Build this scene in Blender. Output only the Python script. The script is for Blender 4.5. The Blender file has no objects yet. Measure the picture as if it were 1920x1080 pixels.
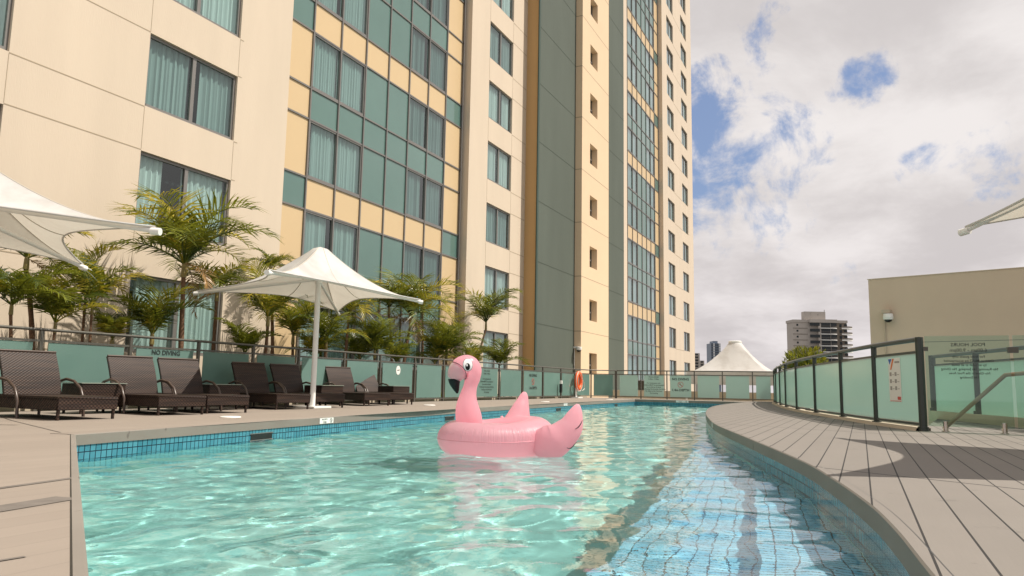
import bpy, bmesh, math, random
import numpy as np
from mathutils import Vector, Matrix, noise as mnoise
R = math.radians
random.seed(7)
rng = np.random.default_rng(5)
sc = bpy.context.scene
COL = sc.collection

# ------------------------------------------------------------------ camera
# world frame: X runs along the hotel facade (away from the viewer), Y points at the facade, Z up, pool deck at z = 0
FPX, PITCH, ROLL, YAW, H = 1402.4, .1285, .0175, .4358, .56
_f = Vector((math.cos(YAW), math.sin(YAW), 0)); _r = Vector((math.sin(YAW), -math.cos(YAW), 0)); _z = Vector((0, 0, 1))
CF = _f*math.cos(PITCH) + _z*math.sin(PITCH)
_u = -_f*math.sin(PITCH) + _z*math.cos(PITCH)
CR = _r*math.cos(ROLL) + _u*math.sin(ROLL)
CU = _u*math.cos(ROLL) - _r*math.sin(ROLL)
CP = Vector((0, 0, H))
def ray(x, y): return CF*FPX + CR*(x-960) - CU*(y-540)
def onZ(x, y, z=0.0):
    d = ray(x, y); return CP + d*((z-CP.z)/d.z)
def onY(x, y, Y):
    d = ray(x, y); return CP + d*(Y/d.y)
def onX(x, y, X):
    d = ray(x, y); return CP + d*(X/d.x)
def atD(x, y, D):                       # horizontal forward distance D
    d = ray(x, y); return CP + d*(D/d.dot(_f))
cam = bpy.data.cameras.new('camera'); camo = bpy.data.objects.new('camera', cam); COL.objects.link(camo)
cam.sensor_width = 36; cam.lens = FPX/1920*36; cam.clip_start = .05; cam.clip_end = 6000
M = Matrix((CR, CU, -CF)).transposed().to_4x4(); M.translation = CP
camo.matrix_world = M
sc.camera = camo

# ------------------------------------------------------------------ sun, sky, exposure
SAZ, SEL = R(-65), R(57)
SUN = Vector((math.cos(SAZ)*math.cos(SEL), math.sin(SAZ)*math.cos(SEL), math.sin(SEL)))
sl = bpy.data.lights.new('sun', 'SUN'); sl.energy = 5.0; sl.angle = R(.5); sl.color = (1.0, .92, .81)
so = bpy.data.objects.new('sun', sl); COL.objects.link(so); so.rotation_euler = SUN.to_track_quat('Z', 'Y').to_euler()
sl.cycles.is_caustics_light = True

world = bpy.data.worlds.new('World'); sc.world = world; world.use_nodes = True
nt = world.node_tree; N = nt.nodes; L = nt.links; N.clear()
def nd(tree, typ, **kw):
    n = tree.nodes.new(typ)
    for k, v in kw.items():
        if k.startswith('i_'):
            key = k[2:]; key = int(key) if key.isdigit() else key.replace('_', ' ')
            n.inputs[key].default_value = v
        else: setattr(n, k, v)
    return n
def mth(tree, op, a, b=None, c=None, clamp=False):
    n = tree.nodes.new('ShaderNodeMath'); n.operation = op; n.use_clamp = clamp
    for i, v in enumerate((a, b, c)):
        if v is None: continue
        if isinstance(v, (int, float)): n.inputs[i].default_value = v
        else: tree.links.new(v, n.inputs[i])
    return n.outputs[0]
def vmth(tree, op, a, b=None):
    n = tree.nodes.new('ShaderNodeVectorMath'); n.operation = op
    for i, v in enumerate((a, b)):
        if v is None: continue
        if isinstance(v, (tuple, list, Vector)): n.inputs[i].default_value = tuple(v)
        else: tree.links.new(v, n.inputs[i])
    return n
def mixc(tree, fac, a, b, mode='MIX'):
    n = tree.nodes.new('ShaderNodeMix'); n.data_type = 'RGBA'; n.blend_type = mode
    for key, v in ((0, fac), (6, a), (7, b)):
        if isinstance(v, (int, float)): n.inputs[key].default_value = v
        elif isinstance(v, (tuple, list)): n.inputs[key].default_value = (*v[:3], 1)
        else: tree.links.new(v, n.inputs[key])
    return n.outputs[2]
def ramp(tree, fac, p0, p1, c0=(0, 0, 0), c1=(1, 1, 1)):
    n = tree.nodes.new('ShaderNodeValToRGB'); n.color_ramp.interpolation = 'EASE'
    n.color_ramp.elements[0].position = p0; n.color_ramp.elements[1].position = p1
    n.color_ramp.elements[0].color = (*c0, 1); n.color_ramp.elements[1].color = (*c1, 1)
    tree.links.new(fac, n.inputs[0]); return n.outputs[0]
sky = nd(nt, 'ShaderNodeTexSky', sky_type='NISHITA', sun_disc=False, sun_elevation=SEL, sun_rotation=R(90)-SAZ, altitude=10, air_density=1.0, dust_density=1.0, ozone_density=1.5)
tc = nd(nt, 'ShaderNodeTexCoord')
dirv = tc.outputs['Generated']
sep = nd(nt, 'ShaderNodeSeparateXYZ'); L.new(dirv, sep.inputs[0])
zc = mth(nt, 'ADD', mth(nt, 'MAXIMUM', sep.outputs[2], 0.0), .22)
cmb = nd(nt, 'ShaderNodeCombineXYZ')
L.new(mth(nt, 'DIVIDE', sep.outputs[0], zc), cmb.inputs[0]); L.new(mth(nt, 'DIVIDE', sep.outputs[1], zc), cmb.inputs[1])
n1 = nd(nt, 'ShaderNodeTexNoise', i_Scale=2.6, i_Detail=9.0, i_Roughness=.62, i_Distortion=.25); L.new(cmb.outputs[0], n1.inputs['Vector'])
n2 = nd(nt, 'ShaderNodeTexNoise', i_Scale=1.25, i_Detail=5.0, i_Roughness=.5); L.new(cmb.outputs[0], n2.inputs['Vector'])
n3 = nd(nt, 'ShaderNodeTexNoise', i_Scale=13.0, i_Detail=9.0, i_Roughness=.62, i_Distortion=.3); L.new(dirv, n3.inputs['Vector'])
# holes in the cloud deck, as directions in the sky
holes = [((1440, 75), .06, .8), ((1320, 215), .085, 1.1), ((1475, 255), .085, .9), ((1400, 345), .115, 1.15), ((1300, 350), .06, 1), ((1330, 120), .05, .8), ((1600, 168), .048, .95), ((1650, 142), .045, .8), ((1860, 300), .055, 1.0), ((1825, 325), .05, .95), ((1745, 325), .05, .7), ((1590, 527), .035, .5), ((1480, 95), .04, .6)]
hs = None
for (px, py), rad, w in holes:
    dv = ray(px, py).normalized()
    dist = vmth(nt, 'DISTANCE', dirv, dv).outputs['Value']
    v = mth(nt, 'MULTIPLY', mth(nt, 'SUBTRACT', 1.0, mth(nt, 'DIVIDE', dist, rad), clamp=True), w)
    hs = v if hs is None else mth(nt, 'MAXIMUM', hs, v)
hole = mth(nt, 'ADD', mth(nt, 'MULTIPLY', hs, .88), mth(nt, 'MULTIPLY', mth(nt, 'SUBTRACT', n3.outputs[0], .52), 4.2))
over = mth(nt, 'ADD', mth(nt, 'MULTIPLY', mth(nt, 'SUBTRACT', sep.outputs[2], .62), 1.6), mth(nt, 'MULTIPLY', mth(nt, 'SUBTRACT', -.35, sep.outputs[0]), .8), clamp=True)
gen = mth(nt, 'MULTIPLY', mth(nt, 'SUBTRACT', mth(nt, 'ADD', n1.outputs[0], mth(nt, 'MULTIPLY', over, .5)), .63, clamp=True), 4.5)   # openings elsewhere; unseen sky overhead and behind cleared to lower ambient light
hole = mth(nt, 'ADD', mth(nt, 'MULTIPLY', hole, mth(nt, 'MULTIPLY', hs, 4.0, clamp=True)), gen, clamp=True)
blue = ramp(nt, hole, .12, 1.15)
shade = ramp(nt, mth(nt, 'ADD', mth(nt, 'MULTIPLY', n2.outputs[0], .6), mth(nt, 'MULTIPLY', n1.outputs[0], .4)), .40, .62, (7.6, 7.2, 7.05), (5.6, 5.25, 5.18))
low = ramp(nt, sep.outputs[2], .02, .30, (.95, .94, .96), (1, 1, 1))
cloud = mixc(nt, 1.0, shade, low, 'MULTIPLY')
skyc = mixc(nt, .5, sky.outputs[0], (2.4, 3.1, 5.2))
skyf = mixc(nt, blue, cloud, skyc)
bg = nd(nt, 'ShaderNodeBackground', i_Strength=.1); L.new(skyf, bg.inputs[0])
wo = nd(nt, 'ShaderNodeOutputWorld'); L.new(bg.outputs[0], wo.inputs[0])
sc.view_settings.view_transform = 'Standard'; sc.view_settings.look = 'None'
sc.view_settings.exposure = 0.22; sc.view_settings.gamma = 1
sc.cycles.max_bounces = 10; sc.cycles.transparent_max_bounces = 16; sc.cycles.use_denoising = True
sc.cycles.transmission_bounces = 6; sc.cycles.diffuse_bounces = 3; sc.cycles.sample_clamp_indirect = 6; sc.cycles.sample_clamp_direct = 0

# ------------------------------------------------------------------ materials
def newmat(name):
    m = bpy.data.materials.new(name); m.use_nodes = True
    t = m.node_tree; return m, t, t.nodes['Principled BSDF'], t.nodes['Material Output']
def objco(t): return t.nodes.new('ShaderNodeTexCoord').outputs['Object']
def mat(name, col, rough=.6, var=.06, vs=1.5, bump=0.0, bs=60, metal=0.0, spec=.5, stretch=None):
    m, t, b, o = newmat(name)
    b.inputs['Roughness'].default_value = rough; b.inputs['Metallic'].default_value = metal
    b.inputs['Specular IOR Level'].default_value = spec
    co = objco(t)
    if stretch:
        mp = nd(t, 'ShaderNodeMapping'); mp.inputs['Scale'].default_value = stretch; t.links.new(co, mp.inputs[0]); co = mp.outputs[0]
    if var:
        n = nd(t, 'ShaderNodeTexNoise', i_Scale=vs, i_Detail=6.0, i_Roughness=.6); t.links.new(co, n.inputs['Vector'])
        c = mixc(t, n.outputs[0], tuple(max(0, x*(1-2*var)) for x in col), tuple(min(1, x*(1+2*var)) for x in col))
        t.links.new(c, b.inputs['Base Color'])
    else: b.inputs['Base Color'].default_value = (*col, 1)
    if bump:
        n = nd(t, 'ShaderNodeTexNoise', i_Scale=float(bs), i_Detail=4.0); t.links.new(co, n.inputs['Vector'])
        bp = nd(t, 'ShaderNodeBump', i_Strength=bump, i_Distance=.01); t.links.new(n.outputs[0], bp.inputs['Height']); t.links.new(bp.outputs[0], b.inputs['Normal'])
    return m
MT = {}
MT['cream'] = mat('cream_render', (.60, .51, .405), .85, .05, .9, .25, 40, spec=.2, stretch=(1, 1, .18))
MT['core'] = mat('yellow_render', (.68, .525, .36), .85, .03, .5, .25, 40, spec=.2)
MT['return'] = mat('shaded_return_render', (.50, .32, .15), .85, .04, .5, .25, 40, spec=.2)  # yellow render with its shade put into a browner colour
MT['green'] = mat('green_render', (.092, .110, .092), .8, .10, .45, .3, 40, spec=.25, stretch=(1, 1, .25))
MT['darkgreen'] = mat('dark_green_paint', (.03, .06, .045), .5, .03)
MT['ypanel'] = mat('yellow_spandrel', (.60, .45, .265), .38, .02, .7, spec=.4)
MT['gpanel'] = mat('green_spandrel_glass', (.105, .19, .17), .05, .10, .25, bump=.12, bs=.7, spec=1.0)
MT['alu'] = mat('window_aluminium', (.21, .20, .19), .4, .05, 3, metal=.3)
MT['mull'] = mat('mullion_aluminium', (.20, .19, .18), .4, .05, 3, metal=.3)
MT['dark_backing'] = mat('unlit_room_shade', (.035, .045, .05), .9, 0)  # darkness of the unlit rooms put into the colour of a backing sheet
MT['taupe'] = mat('taupe_render', (.60, .485, .37), .85, .06, .6, .3, 30, spec=.2)
MT['white'] = mat('white_paint', (.78, .77, .74), .5, .03, 3)
MT['black'] = mat('black_paint', (.012, .012, .012), .4, 0)
MT['letters'] = mat('dark_lettering', (.02, .03, .028), .5, 0)
MT['railgrey'] = mat('rail_bronze', (.105, .10, .085), .42, .08, 8, metal=.3)
MT['raildark'] = mat('rail_dark_green', (.035, .045, .038), .32, .08, 8, metal=.2, spec=.6)
MT['steel'] = mat('polished_steel', (.62, .58, .54), .16, .02, 8, metal=1)
MT['brass'] = mat('bronze_tube', (.30, .24, .17), .3, .05, 8, metal=.7)
MT['kerb'] = mat('kerb_render', (.50, .43, .33), .8, .07, 2, .3, 40, spec=.2)
MT['soil'] = mat('garden_soil', (.10, .075, .05), .95, .25, 4, .6, 20)
MT['ground'] = mat('city_ground', (.12, .12, .11), .9, .2, .05)
MT['orange'] = mat('orange_plastic', (.85, .14, .035), .45, .08, 6)
MT['rope'] = mat('white_rope', (.72, .68, .62), .8, .05)
MT['armbrown'] = mat('brown_tube', (.060, .038, .028), .33, .1, 10, spec=.6)
MT['tabletop'] = mat('table_glass_top', (.30, .33, .28), .12, .03, 4, spec=.8)
MT['plasticwhite'] = mat('white_plastic', (.80, .79, .75), .35, .02, 4)
MT['trunk'] = mat('palm_trunk', (.16, .085, .045), .8, .3, 9, .7, 30, stretch=(1, 1, 6))
MT['shaft'] = mat('palm_crownshaft', (.22, .17, .05), .45, .25, 6)
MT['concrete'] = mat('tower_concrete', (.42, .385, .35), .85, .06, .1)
MT['concshade'] = mat('tower_shade_and_trim', (.17, .145, .12), .85, .06, .1)  # concrete with wall shade put into the colour; also ledges and dark railings
MT['towerglass'] = mat('tower_glass', (.012, .018, .022), .3, .1, .2, spec=.4)
MT['bluegrey'] = mat('tower_blue_panel', (.17, .21, .27), .5, .08, .1)
MT['red'] = mat('red_print', (.55, .06, .04), .5, 0)
MT['blueprint'] = mat('blue_print', (.02, .13, .45), .5, 0)
MT['orangeprint'] = mat('orange_print', (.75, .17, .02), .5, 0)
MT['greyprint'] = mat('grey_print', (.35, .33, .31), .6, 0)
MT['sand'] = mat('sand_print', (.75, .60, .42), .6, 0)

def leafmat(name, c0, c1, tr=.35):
    m, t, b, o = newmat(name)
    n = nd(t, 'ShaderNodeTexNoise', i_Scale=2.2, i_Detail=3.0); t.links.new(objco(t), n.inputs['Vector'])
    rp = ramp(t, n.outputs[0], .38, .66, c0, c1)
    t.links.new(rp, b.inputs['Base Color']); b.inputs['Roughness'].default_value = .38
    tl = nd(t, 'ShaderNodeBsdfTranslucent'); t.links.new(mixc(t, .5, rp, (.30, .30, .02)), tl.inputs[0])
    mx = nd(t, 'ShaderNodeMixShader', i_0=tr); t.links.new(b.outputs[0], mx.inputs[1]); t.links.new(tl.outputs[0], mx.inputs[2]); t.links.new(mx.outputs[0], o.inputs[0])
    return m
MT['leaf'] = leafmat('palm_leaf', (.024, .052, .009), (.19, .215, .02))
MT['leafy'] = leafmat('palm_leaf_yellow', (.08, .11, .012), (.52, .40, .04))
MT['leafdead'] = leafmat('palm_leaf_dry', (.17, .09, .03), (.38, .22, .08), .2)
MT['leafbush'] = leafmat('bush_leaf', (.07, .10, .015), (.30, .27, .02))

def fabric():
    m, t, b, o = newmat('shade_fabric')
    co = objco(t)
    n = nd(t, 'ShaderNodeTexNoise', i_Scale=1.7, i_Detail=6.0, i_Roughness=.65); t.links.new(co, n.inputs['Vector'])
    c = mixc(t, ramp(t, n.outputs[0], .3, .6), (.54, .525, .51), (.67, .665, .66))
    t.links.new(c, b.inputs['Base Color']); b.inputs['Roughness'].default_value = .6
    tl = nd(t, 'ShaderNodeBsdfTranslucent', i_0=(.70, .65, .55, 1))
    mx = nd(t, 'ShaderNodeMixShader', i_0=.30); t.links.new(b.outputs[0], mx.inputs[1]); t.links.new(tl.outputs[0], mx.inputs[2]); t.links.new(mx.outputs[0], o.inputs[0])
    return m
MT['fabric'] = fabric(); MT['seam'] = mat('canopy_seam', (.50, .46, .39), .7, .05)

def frosted(nm, c0, c1, c2):
    m, t, b, o = newmat(nm)
    n = nd(t, 'ShaderNodeTexNoise', i_Scale=.8, i_Detail=3.0); t.links.new(objco(t), n.inputs['Vector'])
    c = mixc(t, n.outputs[0], c0, c1)
    t.links.new(c, b.inputs['Base Color']); b.inputs['Roughness'].default_value = .13; b.inputs['Specular IOR Level'].default_value = .6
    tl = nd(t, 'ShaderNodeBsdfTranslucent', i_0=c2)
    mx = nd(t, 'ShaderNodeMixShader', i_0=.40); t.links.new(b.outputs[0], mx.inputs[1]); t.links.new(tl.outputs[0], mx.inputs[2])
    tp = nd(t, 'ShaderNodeBsdfTransparent', i_0=(.55, .8, .7, 1))
    m2 = nd(t, 'ShaderNodeMixShader', i_0=.06); t.links.new(mx.outputs[0], m2.inputs[1]); t.links.new(tp.outputs[0], m2.inputs[2]); t.links.new(m2.outputs[0], o.inputs[0])
    return m
MT['frost'] = frosted('frosted_glass', (.50, .63, .60), (.58, .70, .67), (.60, .78, .72, 1)); MT['frostshade'] = frosted('frosted_glass_shaded', (.17, .30, .27), (.30, .45, .41), (.30, .50, .43, 1))  # second one: same glass, shade around it put into a darker colour

def clearglass(name, tint, refl=.10, fr=1.5):
    m, t, b, o = newmat(name)
    t.nodes.remove(b)
    tp = nd(t, 'ShaderNodeBsdfTransparent', i_0=(*tint, 1))
    gl = nd(t, 'ShaderNodeBsdfGlossy', i_0=(.9, .95, .95, 1)); gl.inputs['Roughness'].default_value = .02
    ge = nd(t, 'ShaderNodeNewGeometry'); dt = mth(t, 'ABSOLUTE', vmth(t, 'DOT_PRODUCT', ge.outputs['Incoming'], ge.outputs['Normal']).outputs['Value'])
    if not hasattr(dt, 'node'): pass
    f = mth(t, 'POWER', mth(t, 'SUBTRACT', 1.0, dt, clamp=True), 4.0)
    fac = mth(t, 'ADD', mth(t, 'MULTIPLY', f, .8), refl+.04, clamp=True)
    mx = nd(t, 'ShaderNodeMixShader'); t.links.new(fac, mx.inputs[0]); t.links.new(tp.outputs[0], mx.inputs[1]); t.links.new(gl.outputs[0], mx.inputs[2]); t.links.new(mx.outputs[0], o.inputs[0])
    return m
MT['pane'] = clearglass('window_glass', (.66, .79, .78), .05)
MT['paneteal'] = clearglass('curtain_wall_glass', (.52, .66, .65), .09)
MT['panefar'] = clearglass('window_glass_grey', (.42, .60, .60), .16)
MT['clear'] = clearglass('clear_gate_glass', (.78, .88, .82), .01)
def curtain(nm, c):
    m, t, b, o = newmat(nm)
    b.inputs['Base Color'].default_value = (*c, 1); b.inputs['Roughness'].default_value = .9
    tl = nd(t, 'ShaderNodeBsdfTranslucent', i_0=(.5, .55, .52, 1))
    mx = nd(t, 'ShaderNodeMixShader', i_0=.15); t.links.new(b.outputs[0], mx.inputs[1]); t.links.new(tl.outputs[0], mx.inputs[2]); t.links.new(mx.outputs[0], o.inputs[0])
    return m
MT['curtain'] = curtain('curtain_cloth', (.80, .83, .81)); MT['curtaindim'] = curtain('sheer_curtain_cloth', (.44, .50, .49))

def wicker():
    m, t, b, o = newmat('brown_wicker')
    co = objco(t); sp = nd(t, 'ShaderNodeSeparateXYZ'); t.links.new(co, sp.inputs[0])
    yz = mth(t, 'ADD', sp.outputs[2], mth(t, 'MULTIPLY', sp.outputs[1], .9))
    row = mth(t, 'MULTIPLY', yz, 2*math.pi/.024)
    colm = mth(t, 'ADD', mth(t, 'MULTIPLY', sp.outputs[0], 2*math.pi/.052), mth(t, 'MULTIPLY', mth(t, 'FLOOR', mth(t, 'DIVIDE', yz, .024)), math.pi))
    w = mth(t, 'MULTIPLY', mth(t, 'SINE', colm), mth(t, 'ABSOLUTE', mth(t, 'SINE', mth(t, 'MULTIPLY', row, .5))))
    n = nd(t, 'ShaderNodeTexNoise', i_Scale=6.0, i_Detail=5.0); t.links.new(co, n.inputs['Vector'])
    mp = nd(t, 'ShaderNodeMapping'); mp.inputs['Scale'].default_value = (.8, 14, 26); t.links.new(co, mp.inputs[0])
    nb = nd(t, 'ShaderNodeTexNoise', i_Scale=1.6, i_Detail=3.0); t.links.new(mp.outputs[0], nb.inputs['Vector'])
    h = mth(t, 'ADD', mth(t, 'MULTIPLY', w, .5), .5)
    c = mixc(t, h, (.008, .005, .004), (.072, .043, .031))
    c2 = mixc(t, mth(t, 'MULTIPLY', ramp(t, nb.outputs[0], .40, .62), .75), c, (.016, .011, .010))
    t.links.new(c2, b.inputs['Base Color']); b.inputs['Roughness'].default_value = .5; b.inputs['Specular IOR Level'].default_value = .25
    bp = nd(t, 'ShaderNodeBump', i_Strength=.5, i_Distance=.005); t.links.new(h, bp.inputs['Height']); t.links.new(bp.outputs[0], b.inputs['Normal'])
    return m
MT['wicker'] = wicker()

def deckmat(name, c, line, stain):
    m, t, b, o = newmat(name)
    co = objco(t); sp = nd(t, 'ShaderNodeSeparateXYZ'); t.links.new(co, sp.inputs[0])
    n = nd(t, 'ShaderNodeTexNoise', i_Scale=1.1, i_Detail=7.0, i_Roughness=.6); t.links.new(co, n.inputs['Vector'])
    mp = nd(t, 'ShaderNodeMapping'); mp.inputs['Scale'].default_value = (.25, 6, 1); t.links.new(co, mp.inputs[0])
    nb = nd(t, 'ShaderNodeTexNoise', i_Scale=1.5, i_Detail=5.0); t.links.new(mp.outputs[0], nb.inputs['Vector'])
    base = mixc(t, n.outputs[0], tuple(x*.88 for x in c), tuple(x*1.1 for x in c))
    base = mixc(t, mth(t, 'MULTIPLY', nb.outputs[0], .35), base, tuple(x*.74 for x in c))
    mg = nd(t, 'ShaderNodeMapping'); mg.inputs['Scale'].default_value = (2.5, 60, 1); t.links.new(co, mg.inputs[0])
    ng = nd(t, 'ShaderNodeTexNoise', i_Scale=2.0, i_Detail=4.0); t.links.new(mg.outputs[0], ng.inputs['Vector'])
    base = mixc(t, mth(t, 'MULTIPLY', ng.outputs[0], .22), base, tuple(x*.62 for x in c))
    ns = nd(t, 'ShaderNodeTexNoise', i_Scale=2.3, i_Detail=9.0, i_Roughness=.7); t.links.new(co, ns.inputs['Vector'])
    st = ramp(t, ns.outputs[0], .60, .66)
    base = mixc(t, mth(t, 'MULTIPLY', st, stain), base, tuple(x*.5 for x in c))
    # a board joint runs along x every 0.172 m
    fr = mth(t, 'FRACT', mth(t, 'DIVIDE', mth(t, 'ADD', sp.outputs[1], 20.036), .1725))
    d = mth(t, 'ABSOLUTE', mth(t, 'SUBTRACT', fr, .5))
    ln = mth(t, 'GREATER_THAN', d, .5-.004/.1725*line[0])
    bid = mth(t, 'FLOOR', mth(t, 'DIVIDE', mth(t, 'ADD', sp.outputs[1], 20.036), .1725))
    wn = nd(t, 'ShaderNodeTexWhiteNoise', noise_dimensions='1D'); t.links.new(bid, wn.inputs['W'])
    base = mixc(t, mth(t, 'MULTIPLY', wn.outputs[0], .32), base, tuple(x*.72 for x in c))
    base = mixc(t, mth(t, 'MULTIPLY', ln, line[1]), base, (.012, .011, .010))
    if line[2]:
        # butt joints crossing the boards, slightly skewed
        q = mth(t, 'ADD', sp.outputs[0], mth(t, 'MULTIPLY', sp.outputs[1], -.55))
        for x0 in (5.84, 11.3, 2.0):
            c1 = mth(t, 'LESS_THAN', mth(t, 'ABSOLUTE', mth(t, 'SUBTRACT', q, x0)), .004*line[0]*3.4)
            base = mixc(t, mth(t, 'MULTIPLY', c1, line[1]), base, (.02, .018, .016))
    t.links.new(base, b.inputs['Base Color']); b.inputs['Roughness'].default_value = .7; b.inputs['Specular IOR Level'].default_value = .3
    nz = nd(t, 'ShaderNodeTexNoise', i_Scale=90.0, i_Detail=3.0); t.links.new(co, nz.inputs['Vector'])
    hh = mth(t, 'SUBTRACT', mth(t, 'MULTIPLY', nz.outputs[0], .2), mth(t, 'MULTIPLY', ln, 1.0))
    bp = nd(t, 'ShaderNodeBump', i_Strength=.5, i_Distance=.006); t.links.new(hh, bp.inputs['Height']); t.links.new(bp.outputs[0], b.inputs['Normal'])
    return m
MT['deckL'] = deckmat('pale_deck_boards', (.30, .255, .215), (1.0, .10, False), .12)
MT['deckR'] = deckmat('grey_deck_boards', (.220, .200, .179), (1.15, .95, True), .45)
MT['coping'] = mat('coping_stone', (.38, .34, .285), .75, .10, 3, .4, 50, spec=.3)
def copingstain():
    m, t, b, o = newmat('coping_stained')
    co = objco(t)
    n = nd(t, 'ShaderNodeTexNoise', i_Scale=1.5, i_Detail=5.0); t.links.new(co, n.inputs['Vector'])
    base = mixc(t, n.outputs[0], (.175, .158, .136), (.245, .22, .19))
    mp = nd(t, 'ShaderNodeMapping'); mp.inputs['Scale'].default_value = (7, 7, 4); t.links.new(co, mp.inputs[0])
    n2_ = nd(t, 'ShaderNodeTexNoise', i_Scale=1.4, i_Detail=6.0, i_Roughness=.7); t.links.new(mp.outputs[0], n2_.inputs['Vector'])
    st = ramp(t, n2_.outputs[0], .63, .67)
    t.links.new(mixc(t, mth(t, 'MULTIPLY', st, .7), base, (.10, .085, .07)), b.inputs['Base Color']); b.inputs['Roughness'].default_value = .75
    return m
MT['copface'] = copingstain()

def tile(name, c0, c1, grout, sz, gw, axis='wall', rough=.15):
    """square tiles; uses the UV map (metres along the wall / shelf)"""
    m, t, b, o = newmat(name)
    uv = nd(t, 'ShaderNodeUVMap'); sp = nd(t, 'ShaderNodeSeparateXYZ'); t.links.new(uv.outputs[0], sp.inputs[0])
    u = mth(t, 'DIVIDE', sp.outputs[0], sz[0]); v = mth(t, 'DIVIDE', sp.outputs[1], sz[1])
    du = mth(t, 'ABSOLUTE', mth(t, 'SUBTRACT', mth(t, 'FRACT', u), .5)); dv = mth(t, 'ABSOLUTE', mth(t, 'SUBTRACT', mth(t, 'FRACT', v), .5))
    g = mth(t, 'MAXIMUM', mth(t, 'GREATER_THAN', du, .5-gw/sz[0]/2), mth(t, 'GREATER_THAN', dv, .5-gw/sz[1]/2))
    cb = nd(t, 'ShaderNodeCombineXYZ'); t.links.new(mth(t, 'FLOOR', u), cb.inputs[0]); t.links.new(mth(t, 'FLOOR', v), cb.inputs[1])
    wn = nd(t, 'ShaderNodeTexWhiteNoise', noise_dimensions='2D'); t.links.new(cb.outputs[0], wn.inputs['Vector'])
    c = mixc(t, wn.outputs[0], c0, c1)
    c = mixc(t, g, c, grout)
    t.links.new(c, b.inputs['Base Color']); b.inputs['Roughness'].default_value = rough
    return m
MT['tileband'] = tile('waterline_tile', (.040, .195, .26), (.075, .275, .35), (.008, .022, .04), (.070, .076), .010)
MT['tileshelf'] = tile('pale_blue_shelf_tile', (.17, .47, .66), (.30, .60, .76), (.05, .07, .07), (.11, .055), .008)
def poolfin():
    m, t, b, o = newmat('pool_plaster')
    co = objco(t)
    n = nd(t, 'ShaderNodeTexNoise', i_Scale=.6, i_Detail=5.0); t.links.new(co, n.inputs['Vector'])
    c = mixc(t, n.outputs[0], (.24, .55, .535), (.33, .64, .625))
    t.links.new(c, b.inputs['Base Color']); b.inputs['Roughness'].default_value = .7
    return m
MT['plaster'] = poolfin()
def watermat():
    m, t, b, o = newmat('pool_water')
    b.inputs['Base Color'].default_value = (.93, 1.0, .985, 1)
    b.inputs['Transmission Weight'].default_value = 1; b.inputs['Roughness'].default_value = 0; b.inputs['IOR'].default_value = 1.33
    mp = nd(t, 'ShaderNodeMapping'); mp.inputs['Scale'].default_value = (1, 1, 1); t.links.new(objco(t), mp.inputs[0])
    n = nd(t, 'ShaderNodeTexNoise', i_Scale=14.0, i_Detail=3.0, i_Roughness=.5); t.links.new(mp.outputs[0], n.inputs['Vector'])
    bp = nd(t, 'ShaderNodeBump', i_Strength=.16, i_Distance=.012); t.links.new(n.outputs[0], bp.inputs['Height']); t.links.new(bp.outputs[0], b.inputs['Normal'])
    return m
MT['water'] = watermat()
def vinyl(name, c, wr=0.0, sss=.0):
    m, t, b, o = newmat(name)
    b.inputs['Base Color'].default_value = (*c, 1); b.inputs['Roughness'].default_value = .32
    b.inputs['Subsurface Weight'].default_value = sss; b.inputs['Subsurface Radius'].default_value = (.12, .05, .05); b.inputs['Subsurface Scale'].default_value = .6
    co = objco(t)
    n = nd(t, 'ShaderNodeTexNoise', i_Scale=5.0, i_Detail=3.0); t.links.new(co, n.inputs['Vector'])
    h = mth(t, 'MULTIPLY', n.outputs[0], .5)
    if wr:
        # creases radiate from the welded seam around the tube: angle around the ring, strongest near seam height
        sp = nd(t, 'ShaderNodeSeparateXYZ'); t.links.new(co, sp.inputs[0])
        ang = mth(t, 'ARCTAN2', sp.outputs[1], sp.outputs[0])
        cb = nd(t, 'ShaderNodeCombineXYZ'); t.links.new(mth(t, 'MULTIPLY', ang, 38.0), cb.inputs[0]); t.links.new(mth(t, 'MULTIPLY', sp.outputs[2], 1.2), cb.inputs[1])
        n2_ = nd(t, 'ShaderNodeTexNoise', i_Scale=1.6, i_Detail=2.0, i_Roughness=.5, i_Distortion=.2); t.links.new(cb.outputs[0], n2_.inputs['Vector'])
        band = mth(t, 'SUBTRACT', 1.0, mth(t, 'MULTIPLY', mth(t, 'ABSOLUTE', mth(t, 'SUBTRACT', sp.outputs[2], .235)), 8.0), clamp=True)
        h = mth(t, 'ADD', h, mth(t, 'MULTIPLY', mth(t, 'MULTIPLY', n2_.outputs[0], band), wr))
    bp = nd(t, 'ShaderNodeBump', i_Strength=.55, i_Distance=.012); t.links.new(h, bp.inputs['Height']); t.links.new(bp.outputs[0], b.inputs['Normal'])
    tl = nd(t, 'ShaderNodeBsdfTranslucent', i_0=(*[min(1, x*.75+.25) for x in c], 1)); t.links.new(bp.outputs[0], tl.inputs['Normal'])
    mx = nd(t, 'ShaderNodeMixShader', i_0=.70); t.links.new(b.outputs[0], mx.inputs[1]); t.links.new(tl.outputs[0], mx.inputs[2])
    gl = nd(t, 'ShaderNodeBsdfGlossy', i_0=(1, 1, 1, 1)); gl.inputs['Roughness'].default_value = .30; t.links.new(bp.outputs[0], gl.inputs['Normal'])
    lw = nd(t, 'ShaderNodeLayerWeight', i_Blend=.18); t.links.new(bp.outputs[0], lw.inputs['Normal'])
    m3 = nd(t, 'ShaderNodeMixShader'); t.links.new(mth(t, 'MULTIPLY', lw.outputs['Fresnel'], .42), m3.inputs[0]); t.links.new(mx.outputs[0], m3.inputs[1]); t.links.new(gl.outputs[0], m3.inputs[2]); t.links.new(m3.outputs[0], o.inputs[0])
    return m
MT['pink'] = vinyl('pink_vinyl', (1.0, .57, .65))
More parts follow.
